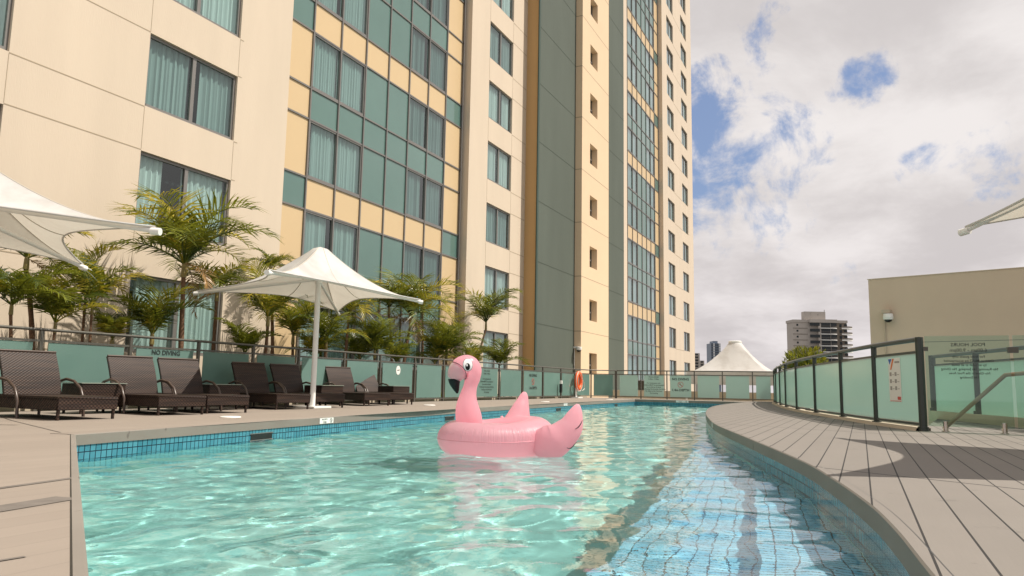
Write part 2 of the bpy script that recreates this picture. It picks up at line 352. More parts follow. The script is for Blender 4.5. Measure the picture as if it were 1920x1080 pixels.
MT['pinkring'] = vinyl('pink_vinyl_creased', (1.0, .57, .65), 3.2)
MT['palepink'] = vinyl('pale_mauve_vinyl', (.88, .72, .76), sss=.0)
MT['seampink'] = mat('weld_seam_pink', (.80, .34, .40), .4, 0)
MT['blackvinyl'] = mat('black_vinyl', (.008, .008, .009), .45, 0, spec=.25)
MT['eyewhite'] = mat('eye_white', (.85, .82, .82), .3, 0)

# ------------------------------------------------------------------ object helpers
def link(name, me, m=None, parent=None, smooth=False):
    if smooth:
        me.polygons.foreach_set('use_smooth', [True]*len(me.polygons))
    o = bpy.data.objects.new(name, me); COL.objects.link(o)
    if m is not None: me.materials.append(MT[m] if isinstance(m, str) else m)
    if parent is not None: o.parent = parent
    return o
def tag(o, label=None, cat=None, group=None, kind=None):
    if label: o['label'] = label
    if cat: o['category'] = cat
    if group: o['group'] = group
    if kind: o['kind'] = kind
    return o
def empty(name, loc=(0, 0, 0), rz=0.0, label=None, cat=None, group=None):
    o = bpy.data.objects.new(name, None); COL.objects.link(o); o.empty_display_size = .2
    o.location = loc; o.rotation_euler = (0, 0, rz)
    return tag(o, label, cat, group)
KIDS = {}
def copy_tree(o, parent=None):
    c = o.copy(); COL.objects.link(c)
    if parent is not None: c.parent = parent
    for ch in [x for x in o.children]: copy_tree(ch, c)
    return c
class MB:
    def __init__(s): s.v = []; s.f = []; s.uv = None
    def quad(s, a, b, c, d):
        i = len(s.v); s.v += [tuple(a), tuple(b), tuple(c), tuple(d)]; s.f.append((i, i+1, i+2, i+3)); return s
    def box(s, x0, x1, y0, y1, z0, z1, bev=0):
        i = len(s.v)
        s.v += [(x0, y0, z0), (x1, y0, z0), (x1, y1, z0), (x0, y1, z0), (x0, y0, z1), (x1, y0, z1), (x1, y1, z1), (x0, y1, z1)]
        s.f += [(i, i+3, i+2, i+1), (i+4, i+5, i+6, i+7), (i, i+1, i+5, i+4), (i+1, i+2, i+6, i+5), (i+2, i+3, i+7, i+6), (i+3, i, i+4, i+7)]
        return s
    def obox(s, a, b, w, z0, z1, off=0.0):
        """box whose centre line runs from a to b (xy), width w, between z0 and z1"""
        a = Vector(a[:2]); b = Vector(b[:2]); d = (b-a).normalized(); n = Vector((-d.y, d.x))
        P = [a+n*(off-w/2), b+n*(off-w/2), b+n*(off+w/2), a+n*(off+w/2)]
        i = len(s.v)
        s.v += [(p.x, p.y, z0) for p in P] + [(p.x, p.y, z1) for p in P]
        s.f += [(i, i+3, i+2, i+1), (i+4, i+5, i+6, i+7), (i, i+1, i+5, i+4), (i+1, i+2, i+6, i+5), (i+2, i+3, i+7, i+6), (i+3, i, i+4, i+7)]
        return s
    def tube(s, pts, rad, n=10, cap=True, sx=1.0):
        pts = [Vector(p) for p in pts]
        if isinstance(rad, (int, float)): rad = [rad]*len(pts)
        i0 = len(s.v); up = None
        for k, p in enumerate(pts):
            d = (pts[min(k+1, len(pts)-1)] - pts[max(k-1, 0)]).normalized()
            if up is None:
                up = Vector((0, 0, 1)) if abs(d.z) < .9 else Vector((0, 1, 0))
            a = d.cross(up).normalized(); b_ = a.cross(d).normalized(); up = b_
            for j in range(n):
                t_ = 2*math.pi*j/n
                s.v.append(tuple(p + (a*math.cos(t_)*sx + b_*math.sin(t_))*rad[k]))
        for k in range(len(pts)-1):
            for j in range(n):
                a = i0+k*n+j; b_ = i0+k*n+(j+1) % n
                s.f.append((a, b_, b_+n, a+n))
        if cap:
            s.f.append(tuple(i0+j for j in range(n))[::-1]); s.f.append(tuple(i0+(len(pts)-1)*n+j for j in range(n)))
        return s
    def lathe(s, prof, n=32, c=(0, 0, 0)):
        i0 = len(s.v)
        for r_, z_ in prof:
            for j in range(n):
                t_ = 2*math.pi*j/n; s.v.append((c[0]+r_*math.cos(t_), c[1]+r_*math.sin(t_), c[2]+z_))
        for k in range(len(prof)-1):
            for j in range(n):
                a = i0+k*n+j; b_ = i0+k*n+(j+1) % n; s.f.append((a, b_, b_+n, a+n))
        return s
    def ell(s, c, r, n=20, m=12, rot=None):
        i0 = len(s.v)
        for k in range(m+1):
            ph = math.pi*k/m
            for j in range(n):
                t_ = 2*math.pi*j/n
                p = Vector((r[0]*math.sin(ph)*math.cos(t_), r[1]*math.sin(ph)*math.sin(t_), r[2]*math.cos(ph)))
                if rot is not None: p = rot @ p
                s.v.append((c[0]+p.x, c[1]+p.y, c[2]+p.z))
        for k in range(m):
            for j in range(n):
                a = i0+k*n+j; b_ = i0+k*n+(j+1) % n; s.f.append((a, a+n, b_+n, b_))
        return s
    def build(s, name, m, parent=None, smooth=False, bevel=0.0):
        me = bpy.data.meshes.new(name); me.from_pydata(s.v, [], s.f); me.update()
        if bevel or smooth:
            bm = bmesh.new(); bm.from_mesh(me)
            bmesh.ops.remove_doubles(bm, verts=bm.verts, dist=1e-5)
            if bevel: bmesh.ops.bevel(bm, geom=[e for e in bm.edges if len(e.link_faces) == 2 and e.calc_face_angle(0) > .6], offset=bevel, segments=2, affect='EDGES')
            bmesh.ops.recalc_face_normals(bm, faces=bm.faces)
            bm.to_mesh(me); bm.free()
        o = link(name, me, m, parent, smooth)
        if smooth:
            me.set_sharp_from_angle(angle=R(50))
        return o
def struct(o): o['kind'] = 'structure'; return o
def smooth_curve(P, step=.15):
    """Catmull-Rom through 2D points"""
    P = [Vector(p) for p in P]; out = []
    for i in range(len(P)-1):
        p0 = P[max(i-1, 0)]; p1 = P[i]; p2 = P[i+1]; p3 = P[min(i+2, len(P)-1)]
        n = max(2, int((p2-p1).length/step))
        for k in range(n):
            t_ = k/n
            out.append(.5*((2*p1) + (p2-p0)*t_ + (2*p0-5*p1+4*p2-p3)*t_*t_ + (3*p1-p0-3*p2+p3)*t_**3))
    out.append(P[-1]); return out
def lettering(txt, size, parent, mw, m='letters', bold=0.0, align='CENTER', name='lettering', mirror=False, space=1.25, label=None):
    """mw: 4x4 matrix of the text plane (x right, y up) in the parent's space"""
    cu = bpy.data.curves.new(name, 'FONT'); cu.body = txt; cu.size = size; cu.align_x = align; cu.align_y = 'TOP'; cu.offset = bold; cu.space_line = space
    cu.resolution_u = 2
    tmp = bpy.data.objects.new(name, cu); COL.objects.link(tmp)
    bpy.context.view_layer.update()
    me = bpy.data.meshes.new_from_object(tmp.evaluated_get(bpy.context.evaluated_depsgraph_get()))
    bpy.data.objects.remove(tmp)
    me.transform(mw)
    if me.materials: me.materials.clear()
    return link(name, me, m, parent)
def frame_mat(o, xd, yd):
    xd = Vector(xd).normalized(); yd = Vector(yd).normalized(); zd = xd.cross(yd)
    m4 = Matrix((xd, yd, zd)).transposed().to_4x4(); m4.translation = Vector(o); return m4

# ------------------------------------------------------------------ pool basin, deck, ground
ZW = -.25
near = Vector((-.195, -.42))
curveR = [(-.195, -.42), (.6, -.40), (1.6, -.30), (2.74, -.185), (3.52, -.115), (4.26, -.018), (5.385, .195), (6.57, .471), (9.18, 1.232), (11.9, 2.026), (14.4, 2.60), (17.0, 3.13), (19.5, 3.57), (22.5, 4.02), (26, 4.36), (29.5, 4.5), (33.5, 4.5)]
curveR = smooth_curve(curveR, .12)
FARL = Vector((33.5, 9.35)); NL = Vector((4.96, 7.01))
farR = curveR[-1]
outline = [near, NL, Vector((9.5, 7.66)), Vector((16.6, 8.42)), FARL, farR]

def polygon(name, pts, z, m, flip=False):
    bm = bmesh.new(); vs = [bm.verts.new((p[0], p[1], z)) for p in pts]
    es = [bm.edges.new((vs[i], vs[(i+1) % len(vs)])) for i in range(len(vs))]
    bmesh.ops.triangle_fill(bm, use_beauty=True, use_dissolve=False, edges=es)
    for f_ in bm.faces:
        if f_.normal.z < 0: f_.normal_flip()
    me = bpy.data.meshes.new(name); bm.to_mesh(me); bm.free()
    return link(name, me, m)
def strip(name, line, z0, z1, m, off0=0.0, off1=0.0, parent=None, uv=True, closed=False):
    """vertical or sloped band following a 2D line; uv in metres"""
    pts = [Vector(p) for p in line]; n = len(pts); V = []; F = []; UV = []; s_ = 0
    def nrm(i):
        a = pts[max(i-1, 0)]; b = pts[min(i+1, n-1)]; d = (b-a).normalized(); return Vector((-d.y, d.x))
    S = []
    for i, p in enumerate(pts):
        if i: s_ += (p-pts[i-1]).length
        S.append(s_); q = nrm(i)
        V.append((p.x+q.x*off0, p.y+q.y*off0, z0)); V.append((p.x+q.x*off1, p.y+q.y*off1, z1))
    for i in range(n-1): F.append((2*i, 2*i+2, 2*i+3, 2*i+1))
    me = bpy.data.meshes.new(name); me.from_pydata(V, [], F)
    ul = me.uv_layers.new(name='UVMap')
    wid = abs(z1-z0) + abs(off1-off0)
    for pi, poly in enumerate(me.polygons):
        for li in poly.loop_indices:
            vi = me.loops[li].vertex_index
            ul.data[li].uv = (S[vi//2], wid if vi % 2 else 0.0)
    return link(name, me, m, parent)

fence_posts_R = [(12.42, -.79), (14.15, -.215), (16.3, .35), (18.7, .96), (21.3, 1.55), (24.0, 2.05), (26.6, 2.45), (29.2, 2.83), (31.8, 3.15), (34.6, 3.42)]
kerbline = smooth_curve([(p[0]-.0, p[1]-.0) for p in fence_posts_R], .3)
fen3 = [(18.7, -1.42), (16.7, -2.0), (14.3, -2.62), (11.8, -3.25), (9.3, -3.9)]
# deck beside the hotel and across the far end
left_poly = [near, NL, (9.5, 7.66), (16.6, 8.42), FARL, farR, (36.0, 4.5), (36.0, 10.9), (35.3, 12.25), (-9, 12.25), (-9, -.5), (-1.0, -.5)]
dl = struct(polygon('pool_deck', left_poly, 0, 'deckL'))
right_poly = [Vector(p) for p in curveR[::-1]] + [Vector((-1, -.5)), Vector((-9, -.5)), Vector((-9, -12)), Vector((9.3, -12)), Vector((9.3, -4.05))] + [Vector((p[0], p[1]-.12)) for p in fen3[::-1][1:]] + [Vector((18.9, -1.5)), Vector((13.2, -.85))] + [Vector((p[0]+.02, p[1]-.10)) for p in kerbline] + [Vector((36.0, 3.4)), Vector((36.0, 4.5))]
dr = struct(polygon('pool_deck_boards', right_poly, 0, 'deckR'))
# coping boards: thin slabs standing 4 mm above the deck, with a fascia face toward the water
def coping(name, line, w, side, m='coping', top=None):
    pts = [Vector(p) for p in line]; n = len(pts); V = []; F = []
    for i, p in enumerate(pts):
        a = pts[max(i-1, 0)]; b = pts[min(i+1, n-1)]; d = (b-a).normalized(); q = Vector((-d.y, d.x))*side
        i_ = p - q*.012; o_ = p + q*w
        V += [(i_.x, i_.y, -.105), (i_.x, i_.y, -.004), (i_.x+q.x*.008, i_.y+q.y*.008, .004), (o_.x, o_.y, .004), (o_.x, o_.y, -.03)]
    for i in range(n-1):
        for k in range(4):
            F.append((5*i+k, 5*i+5+k, 5*i+6+k, 5*i+1+k))
    F += [(0, 1, 2, 3, 4), tuple(5*(n-1)+k for k in (4, 3, 2, 1, 0))]
    me = bpy.data.meshes.new(name); me.from_pydata(V, [], F)
    o = struct(link(name, me, m))
    if top:
        me.materials.append(MT[top])
        for i, p_ in enumerate(me.polygons):
            if i < 4*(n-1) and i % 4 in (2, 3): p_.material_index = 1
    return o
lng = [NL, Vector((9.5, 7.66)), Vector((16.6, 8.42)), FARL]
lngs = smooth_curve(lng, .8)
coping('pool_coping', lngs, .30, 1, 'copface', 'deckL')
coping('pool_coping', [near, NL], .028, 1, 'copface')
coping('pool_coping', [FARL, farR], .25, 1, 'copface')
coping('pool_coping', [Vector(p) for p in curveR], .045, -1, 'copface', 'deckR')
# dark open joints behind the narrow edge boards
strip('deck_joint', [near, NL], .002, .002, 'black', .028, .034)['kind'] = 'structure'
strip('deck_joint', curveR, .002, .002, 'black', -.045, -.051)['kind'] = 'structure'
strip('deck_joint', [NL + Vector((-.02, .04)), Vector((6.05, 9.75)), Vector((6.9, 11.6))], .0025, .0025, 'black', 0, .012)['kind'] = 'structure'
MT['darkband'] = mat('deck_dark_band', (.15, .132, .115), .9, .25, 6)  # darker bands laid along the left deck boards
for (pa_, pb_, w_) in (((-60, 925), (131, 892), .05), ((-60, 970), (131, 932), .15), ((-60, 1062), (60, 1046), .02)):
    qa, qb = onZ(*pa_, .002), onZ(*pb_, .002); qb.y = qa.y + (qb.y-qa.y)*.5
    gm = struct(strip('deck_band_line', [qa.to_2d(), qb.to_2d()], .0028, .0028, 'darkband', 0, w_))
# walls: waterline tile band then plaster
FLOOR = -1.55
def wallset(line, side):
    a = strip('pool_wall_tiles', line, -.48, -.095, 'tileband'); struct(a)
    b = strip('pool_wall', line, FLOOR, -.48, 'plaster'); struct(b)
    for o in (a, b): o.cycles.is_caustics_receiver = True
wallset(lngs, 1); wallset([near, NL], 1); wallset([FARL, farR], 1); wallset(curveR, 1)
fl = struct(polygon('pool_floor', [(-1.5, -2), (-1.5, 11), (35, 11), (35, -2)], FLOOR, 'plaster')); fl.cycles.is_caustics_receiver = True
# underwater benches along the curved side
def bench(name, line_edge, z, zbot):
    # top sheet between the curved wall and the straight edge line; uv in metres
    (ax, ay), (bx, by) = line_edge
    V = []; F = []; UV = []
    xs = np.arange(-.6, bx+.001, .15)
    cx = np.array([p.x for p in curveR]); cy = np.array([p.y for p in curveR])
    for x in xs:
        ye = ay + (by-ay)*(x-ax)/(bx-ax); yc = min(np.interp(x, cx, cy)-.02, ye)
        V += [(x, yc, z), (x, ye, z)]
    for i in range(len(xs)-1): F.append((2*i, 2*i+2, 2*i+3, 2*i+1))
    me = bpy.data.meshes.new(name); me.from_pydata(V, [], F); ul = me.uv_layers.new(name='UVMap')
    ang = math.atan2(by-ay, bx-ax); ca, sa = math.cos(ang), math.sin(ang)
    for poly in me.polygons:
        for li in poly.loop_indices:
            v = me.vertices[me.loops[li].vertex_index].co
            ul.data[li].uv = (v.x*ca+v.y*sa, -v.x*sa+v.y*ca)
    # want long lines along the bench: tile 0.11 across, 0.055 along
    for d in ul.data: d.uv = (d.uv[1], d.uv[0])
    o = struct(link(name, me, 'tileshelf')); o.cycles.is_caustics_receiver = True
    r = struct(strip(name + '_riser', [Vector((-.6, ay+(by-ay)*(-.6-ax)/(bx-ax))), Vector((bx, by))], zbot, z, 'tileshelf' if zbot > -1 else 'plaster')); r.cycles.is_caustics_receiver = True
bench('pool_step', ((0, -.03), (8.9, 1.12)), ZW-.26, ZW-.5)
bench('pool_bench', ((0, .74), (13.3, 2.48)), ZW-.5, FLOOR)

# water surface with real waves
def water():
    xs = [-1.2]
    while xs[-1] < 33.7:
        d_ = math.hypot(max(xs[-1], 0), 3); xs.append(xs[-1] + min(.07, max(.018, .0055*d_)))
    ys = np.arange(-.9, 9.8, .022)
    xs = np.array(xs); X, Y = np.meshgrid(xs, ys, indexing='ij')
    Zh = np.zeros_like(X); g = np.random.default_rng(11)
    # short chop: wave directions spread round a mean
    for i in range(96):
        small = i >= 66
        lam = .11*(2.0**g.random()) if small else .27*(3.6**g.random()); k = 2*math.pi/lam
        th = R(70) + g.normal()*(1.0 if small else .85)
        slope = .0034 if small else .0098*(.6/lam)**.25
        A = slope/k*1.25; ph = g.random()*6.28
        Zh += A*np.sin(k*(X*math.cos(th)+Y*math.sin(th)) + ph + .7*np.sin(.9*X+1.3*Y+ph))
    sg_ = Zh.std(); Zh = .76*(Zh + .22*(Zh*Zh/sg_ - sg_))
    # fade of amplitude towards nothing is not wanted: the same chop everywhere
    nx, ny = X.shape
    V = np.stack([X, Y, ZW+Zh], -1).reshape(-1, 3)
    I = np.arange(nx*ny).reshape(nx, ny)
    F = np.stack([I[:-1, :-1], I[1:, :-1], I[1:, 1:], I[:-1, 1:]], -1).reshape(-1, 4)
    # keep faces within 8 cm of the basin
    C = V[F].mean(1)
    cx = np.array([p.x for p in curveR]); cy = np.array([p.y for p in curveR])
    lo = np.interp(C[:, 0], cx, cy) - .1
    lx = [near.x, NL.x, 9.5, 16.6, 33.5]; ly = [near.y, NL.y, 7.66, 8.42, 9.35]
    hi = np.interp(C[:, 0], lx, ly) + .15
    keep = (C[:, 1] > lo) & (C[:, 1] < hi) & (C[:, 0] > near.x-.15)
    F = F[keep]
    used = np.unique(F); mp = -np.ones(len(V), int); mp[used] = np.arange(len(used))
    V = V[used]; F = mp[F]
    me = bpy.data.meshes.new('pool_water')
    me.vertices.add(len(V)); me.vertices.foreach_set('co', V.ravel())
    me.loops.add(F.size); me.loops.foreach_set('vertex_index', F.ravel().astype(np.int32))
    me.polygons.add(len(F)); me.polygons.foreach_set('loop_start', np.arange(0, F.size, 4, dtype=np.int32)); me.polygons.foreach_set('loop_total', np.full(len(F), 4, dtype=np.int32))
    me.update(); me.validate()
    o = struct(link('pool_water', me, 'water', smooth=True)); o.cycles.is_caustics_caster = True
    return o
wat = water()
# ground far below and the terrace past the far fence
gr = struct(polygon('ground', [(-1500, -1500), (2500, -1500), (2500, 2500), (-1500, 2500)], -14, 'ground'))
tr = MB().box(36.05, 52, -6, 13, -.75, -.35).build('terrace', 'kerb'); struct(tr)
pod = MB().box(-9, 35.9, -12, 15, -3.2, -2.2).build('podium', 'ground'); struct(pod)
bed = MB().box(-9, 36, 12.45, 15.0, -.4, -.05).build('planting_bed', 'soil'); struct(bed)
kb = MB().box(-9, 35.3, 12.27, 12.43, -.3, .07).build('kerb', 'kerb'); struct(kb)
kk = strip('kerb', kerbline, .045, .045, 'kerb', -.10, .09); struct(kk)
kk = strip('kerb', kerbline, 0, .045, 'kerb', .11, .09); struct(kk)
kk = strip('kerb', kerbline, -.6, .045, 'kerb', -.10, -.10); struct(kk)
k3 = MB()
for a, b in zip(fen3[:-1], fen3[1:]): k3.obox(a, b, .22, -.05, .16)
struct(k3.build('kerb', 'kerb'))

# ------------------------------------------------------------------ hotel tower
YF = 15.083; YC = 15.48; TOP = 46.0; ZT0 = 5.85; PITCHZ = 2.9; WH = 1.81
hotel = empty('hotel_tower', (16, YF, 0), 0, 'tall cream hotel tower with yellow and green bands and curtained windows behind the palms', 'hotel')
hotel_loc = Vector(hotel.location)
def hb(mb, name, m, parent=None, **k):   # build in world coordinates under the hotel
    mb.v = [(v[0]-hotel_loc.x, v[1]-hotel_loc.y, v[2]-hotel_loc.z) for v in mb.v]
    return mb.build(name, m, parent or hotel, **k)
def wall_holes(x0, x1, z0, z1, Y, holes, depth=.16):
    mb = MB()
    xs = sorted({x0, x1, *[h[0] for h in holes], *[h[1] for h in holes]}); zs = sorted({z0, z1, *[h[2] for h in holes], *[h[3] for h in holes]})
    for i in range(len(xs)-1):
        for j in range(len(zs)-1):
            cx, cz = (xs[i]+xs[i+1])/2, (zs[j]+zs[j+1])/2
            if any(h[0] < cx < h[1] and h[2] < cz < h[3] for h in holes): continue
            mb.quad((xs[i], Y, zs[j]), (xs[i+1], Y, zs[j]), (xs[i+1], Y, zs[j+1]), (xs[i], Y, zs[j+1]))
    for (a, b, c, d) in holes:
        mb.quad((a, Y, c), (a, Y, d), (a, Y+depth, d), (a, Y+depth, c)).quad((b, Y, c), (b, Y+depth, c), (b, Y+depth, d), (b, Y, d))
        mb.quad((a, Y, d), (b, Y, d), (b, Y+depth, d), (a, Y+depth, d)).quad((a, Y, c), (a, Y+depth, c), (b, Y+depth, c), (b, Y, c))
    return mb
def curtain_mb(x0, x1, z0, z1, Y, seed, gap=None, n=70):
    g = random.Random(seed); mb = MB(); ph = g.random()*6; per = g.uniform(.14, .2); amp = .03
    segs = [(x0, x1)] if not gap else [(x0, gap[0]), (gap[1], x1)]
    for a, b in segs:
        m_ = max(6, int(n*(b-a)/(x1-x0))); pts = []
        for i in range(m_+1):
            x = a+(b-a)*i/m_
            y = Y + amp*math.sin(x/per*6.28+ph+1.3*math.sin(x*2.1+ph)) + .012*math.sin(x/per*15+ph)
            pts.append((x, y))
        for (xa, ya), (xb, yb) in zip(pts[:-1], pts[1:]):
            mb.quad((xa, ya, z0), (xb, yb, z0), (xb, yb, z1), (xa, ya, z1))
    return mb
wcount = 0
def window(x0, x1, z0, z1, Y, fw=.07, mull=True, far=False, teal=False, seed=0, gap=None, nm='window', split=.5):
    """Y = outer face of the frame"""
    mb = MB(); d = .07
    mb.box(x0, x0+fw, Y, Y+d, z0, z1).box(x1-fw, x1, Y, Y+d, z0, z1).box(x0+fw, x1-fw, Y, Y+d, z1-fw, z1).box(x0+fw, x1-fw, Y-.01, Y+d, z0, z0+fw*1.2)
    xm = x0+(x1-x0)*split
    rg_ = random.Random(seed*31+7)
    if gap is None and not far and rg_.random() < .6:
        g0 = (xm + rg_.uniform(-.25, .1)) if rg_.random() < .5 else rg_.choice((x0+.1, x1-.55)); gap = (g0, g0+rg_.uniform(.12, .45))
    if mull: mb.box(xm-fw*.75, xm+fw*.75, Y-.005, Y+d, z0+fw*1.2, z1-fw)
    w = hb(mb, nm, 'alu')
    for a, b in (((x0+fw, xm-fw*.75), (xm+fw*.75, x1-fw)) if mull else ((x0+fw, x1-fw),)):
        hb(MB().quad((a, Y+.035, z0+fw), (b, Y+.035, z0+fw), (b, Y+.035, z1-fw), (a, Y+.035, z1-fw)), 'pane', 'panefar' if far else ('paneteal' if teal else 'pane'), w)
    hb(curtain_mb(x0+.02, x1-.02, z0, z1, Y+.13, seed, gap, 26 if far else 90), 'curtain', 'curtain' if (seed*7) % 3 else 'curtaindim', w)
    return w
def add_pattern(o, mb, m):
    """cut joints belong to the wall surface: add them to the wall's own mesh with a second material"""
    me = o.data; me.materials.append(MT[m]); k = len(me.materials)-1
    bm = bmesh.new(); bm.from_mesh(me)
    vs = [bm.verts.new((v[0]-hotel_loc.x, v[1]-hotel_loc.y, v[2]-hotel_loc.z)) for v in mb.v]
    for f_ in mb.f:
        q = bm.faces.new([vs[i] for i in f_]); q.material_index = k
    bm.to_mesh(me); bm.free()
def rooms(x0, x1, Y, z0=0, z1=TOP):
    hb(MB().quad((x0, Y, z0), (x1, Y, z0), (x1, Y, z1), (x0, Y, z1)), 'dark_backing', 'dark_backing')
def grooves(x0, x1, zs, Y, xs=(), z0=0, z1=0, w=.018, m='cream'):
    """recess lines read as thin dark joints: shallow channels"""
    mb = MB()
    for z in zs: mb.box(x0, x1, Y-.004, Y-.001, z-w/2, z+w/2)
    for x, za, zb in xs: mb.box(x-w/2.6, x+w/2.6, Y-.004, Y-.001, za, zb)
    return mb
MT['joint'] = mat('render_joint', (.36, .29, .205), .9, .05)  # tone of the joints in the cream and yellow render
MT['jointg'] = mat('green_joint', (.05, .065, .05), .9, .05)
# left window wall
def zt(k): return ZT0+PITCHZ*k
LW = [(5.79, 8.57), (11.69, 14.47)]
holesL = [(a, b, zt(k)-WH, zt(k)) for a, b in LW for k in range(-1, 7)]
wallL = hb(wall_holes(-6, 16.45, -.4, TOP, YF, holesL), 'wall', 'cream')
xs_ = []
for a, b in LW:
    for k in range(-2, 7): xs_ += [(a, zt(k), zt(k+1)-WH), (b, zt(k), zt(k+1)-WH)]
lz = [z for k in range(-1, 7) for z in (zt(k)+.02, zt(k)-WH-.02)]
mbj = MB()
for z in lz:
    for a, b in ((-6, 5.79), (8.57, 11.69), (14.47, 14.6)): mbj.box(a, b, YF-.004, YF-.001, z-.012, z+.012)
for x, za, zb in xs_: mbj.box(x-.006, x+.006, YF-.004, YF-.001, za+.04, zb-.04)
add_pattern(wallL, mbj, 'joint')
gaps = {(1, 0): (12.45, 13.02), (1, 1): None, (1, 2): (13.05, 13.2)}
for i, (a, b) in enumerate(LW):
    for k in range(-1, 7): window(a, b, zt(k)-WH, zt(k), YF+.07, seed=i*20+k, gap=gaps.get((i, k)))
rooms(-6, 16.4, YF+1.0)
hb(MB().quad((16.45, YF, -.4), (16.45, YC+.05, -.4), (16.45, YC+.05, TOP), (16.45, YF, TOP)), 'wall', 'cream')
# curtain walls
def curtain_wall(xa, dx, ymin, kmin, kmax, detail, seed):
    mb = MB(); mw = .055
    xs = [xa+dx*i for i in range(9)]
    zb = max(ymin, zt(kmin)-PITCHZ+1.02-.9)
    zrow = []
    for k in range(kmin, kmax+1): zrow += [zt(k), zt(k)+1.02]
    zlo = zt(kmin)-1.88; zhi = zrow[-1]
    for x in xs: mb.box(x-mw/2, x+mw/2, YC-.05, YC+.05, zlo, TOP)
    for z in [zlo]+zrow: mb.box(xs[0], xs[-1], YC-.035, YC+.045, z-mw/2, z+mw/2)
    # the end columns have a different rhythm: one extra short bar
    hb(mb, 'mullion_grid', 'mull')
    for k in range(kmin, kmax+1):
        z0, z1, z2 = zt(k)-1.88, zt(k), zt(k)+1.02
        yellow = (k % 2 == 0)
        sp, ep = ('ypanel', 'gpanel') if yellow else ('gpanel', 'ypanel')
        g_ = mw/2
        def pn(i, j, za, zb_, m, nm): hb(MB().box(xs[i]+g_, xs[j]-g_, YC+.0, YC+.03, za+g_, zb_-g_), nm, m)
        if detail:
            for i in range(1, 7): pn(i, i+1, z1, z2, sp, 'yellow_panel' if sp == 'ypanel' else 'green_panel')
        else:
            for i in range(1, 7, 3): pn(i, i+3, z1, z2, sp, 'spandrel_band')
        pn(3, 5, z0, z1, 'gpanel', 'glass_panel') if not detail else (pn(3, 4, z0, z1, 'gpanel', 'green_panel'), pn(4, 5, z0, z1, 'gpanel', 'green_panel'))
        for i in (0, 7):
            pn(i, i+1, z0, z1, 'ypanel', 'yellow_panel'); pn(i, i+1, z1, z2, ep, 'yellow_panel' if ep == 'ypanel' else 'green_panel')
        for i in (1, 5):
            g = random.Random(seed+k*7+i); gx = xs[i]+dx*g.uniform(.75, .95)
            window(xs[i]+g_, xs[i+2]-g_, z0+g_, z1-g_, YC-.02, fw=.05, far=not detail, teal=True, seed=seed+k*3+i, gap=(gx, gx+g.uniform(.1, .3)) if detail and g.random() < .7 else None)
    rooms(xs[0], xs[-1], YC+.9, zlo)
    return xs
curtain_wall(16.45, 1.4, 0, -1, 7, True, 100)
hb(MB().tube([(27.60, YC-.09, 0), (27.60, YC-.09, TOP)], .035, 8), 'drain_pipe', 'mull')
# second window wall and the recessed corner beyond it
x0M = 27.72
hb(MB().quad((x0M, YC+.05, -.4), (x0M, YF, -.4), (x0M, YF, TOP), (x0M, YC+.05, TOP)), 'wall', 'cream')
hm = [(29.50, 32.06, zt(k)-WH, zt(k)) for k in range(-1, 9)]
wallM = hb(wall_holes(x0M, 33.75, -.4, TOP, YF, hm), 'wall', 'cream')
mbj = MB()
for k in range(-1, 9):
    for z in (zt(k)+.02, zt(k)-WH-.02): mbj.box(32.06, 33.7, YF-.004, YF-.001, z-.014, z+.014)
    mbj.box(29.49, 29.51, YF-.004, YF-.001, zt(k)+.03, zt(k+1)-WH-.03); mbj.box(32.05, 32.07, YF-.004, YF-.001, zt(k)+.03, zt(k+1)-WH-.03)
add_pattern(wallM, mbj, 'joint')
for k in range(-1, 9): window(29.50, 32.06, zt(k)-WH, zt(k), YF+.07, seed=50+k, gap=(30.7, 30.95) if k % 2 == 0 else None)
rooms(28, 33.7, YF+1.0)
# core: return with shade in its colour, green slabs, yellow stair shaft
YG = 14.35; YS = 13.95
hb(MB().quad((33.75, YF, -.4), (33.75, YG+.06, -.4), (33.75, YG+.06, TOP), (33.75, YF, TOP)), 'return_wall', 'return')
hb(MB().box(33.62, 33.80, YG, YG+.06, -.4, TOP), 'corner_trim', 'darkgreen')
wallG = hb(MB().quad((33.80, YG, -.4), (39.1, YG, -.4), (39.1, YG, TOP), (33.80, YG, TOP)), 'green_wall', 'green')
jz = [3.57+3.08*k for k in range(0, 14)]
mbj = MB()
for z in jz: mbj.box(33.80, 39.1, YG-.005, YG-.001, z-.022, z+.022).box(44.1, 48.8, YG-.005, YG-.001, z-.022, z+.022)
add_pattern(wallG, mbj, 'jointg')
sw = [2.43, 5.50, 8.60, 11.62, 14.75, 17.85, 20.9, 24.0, 27.1]
hs_ = [(40.5, 41.85, z-1.22, z) for z in sw]
wallS = hb(wall_holes(39.1, 44.1, -.4, TOP, YS, hs_, .42), 'stair_wall', 'core')
hb(MB().quad((39.1, YG+.3, -.4), (39.1, YS, -.4), (39.1, YS, TOP), (39.1, YG+.3, TOP)).quad((44.1, YS, -.4), (44.1, YG+.3, -.4), (44.1, YG+.3, TOP), (44.1, YS, TOP)), 'stair_wall', 'core')
mbj = MB()
for z in jz: mbj.box(39.08, 44.1, YS-.005, YS-.001, z-.014, z+.014).box(39.094, 39.099, YS, YG, z-.02, z+.02)
add_pattern(wallS, mbj, 'joint')
for k, z in enumerate(sw):
    mb = MB(); a, b, c, d = 40.5, 41.85, z-1.22, z; Yw = YS+.34
    mb.box(a, a+.06, Yw, Yw+.06, c, d).box(b-.06, b, Yw, Yw+.06, c, d).box(a, b, Yw, Yw+.06, d-.06, d).box(a, b, Yw, Yw+.06, c, c+.06).box(a, b, Yw-.02, Yw+.04, c+.52, c+.6)
    w = hb(mb, 'small_window', 'alu'); hb(MB().quad((a, Yw+.03, c), (b, Yw+.03, c), (b, Yw+.03, d), (a, Yw+.03, d)), 'pane', 'panefar', w)
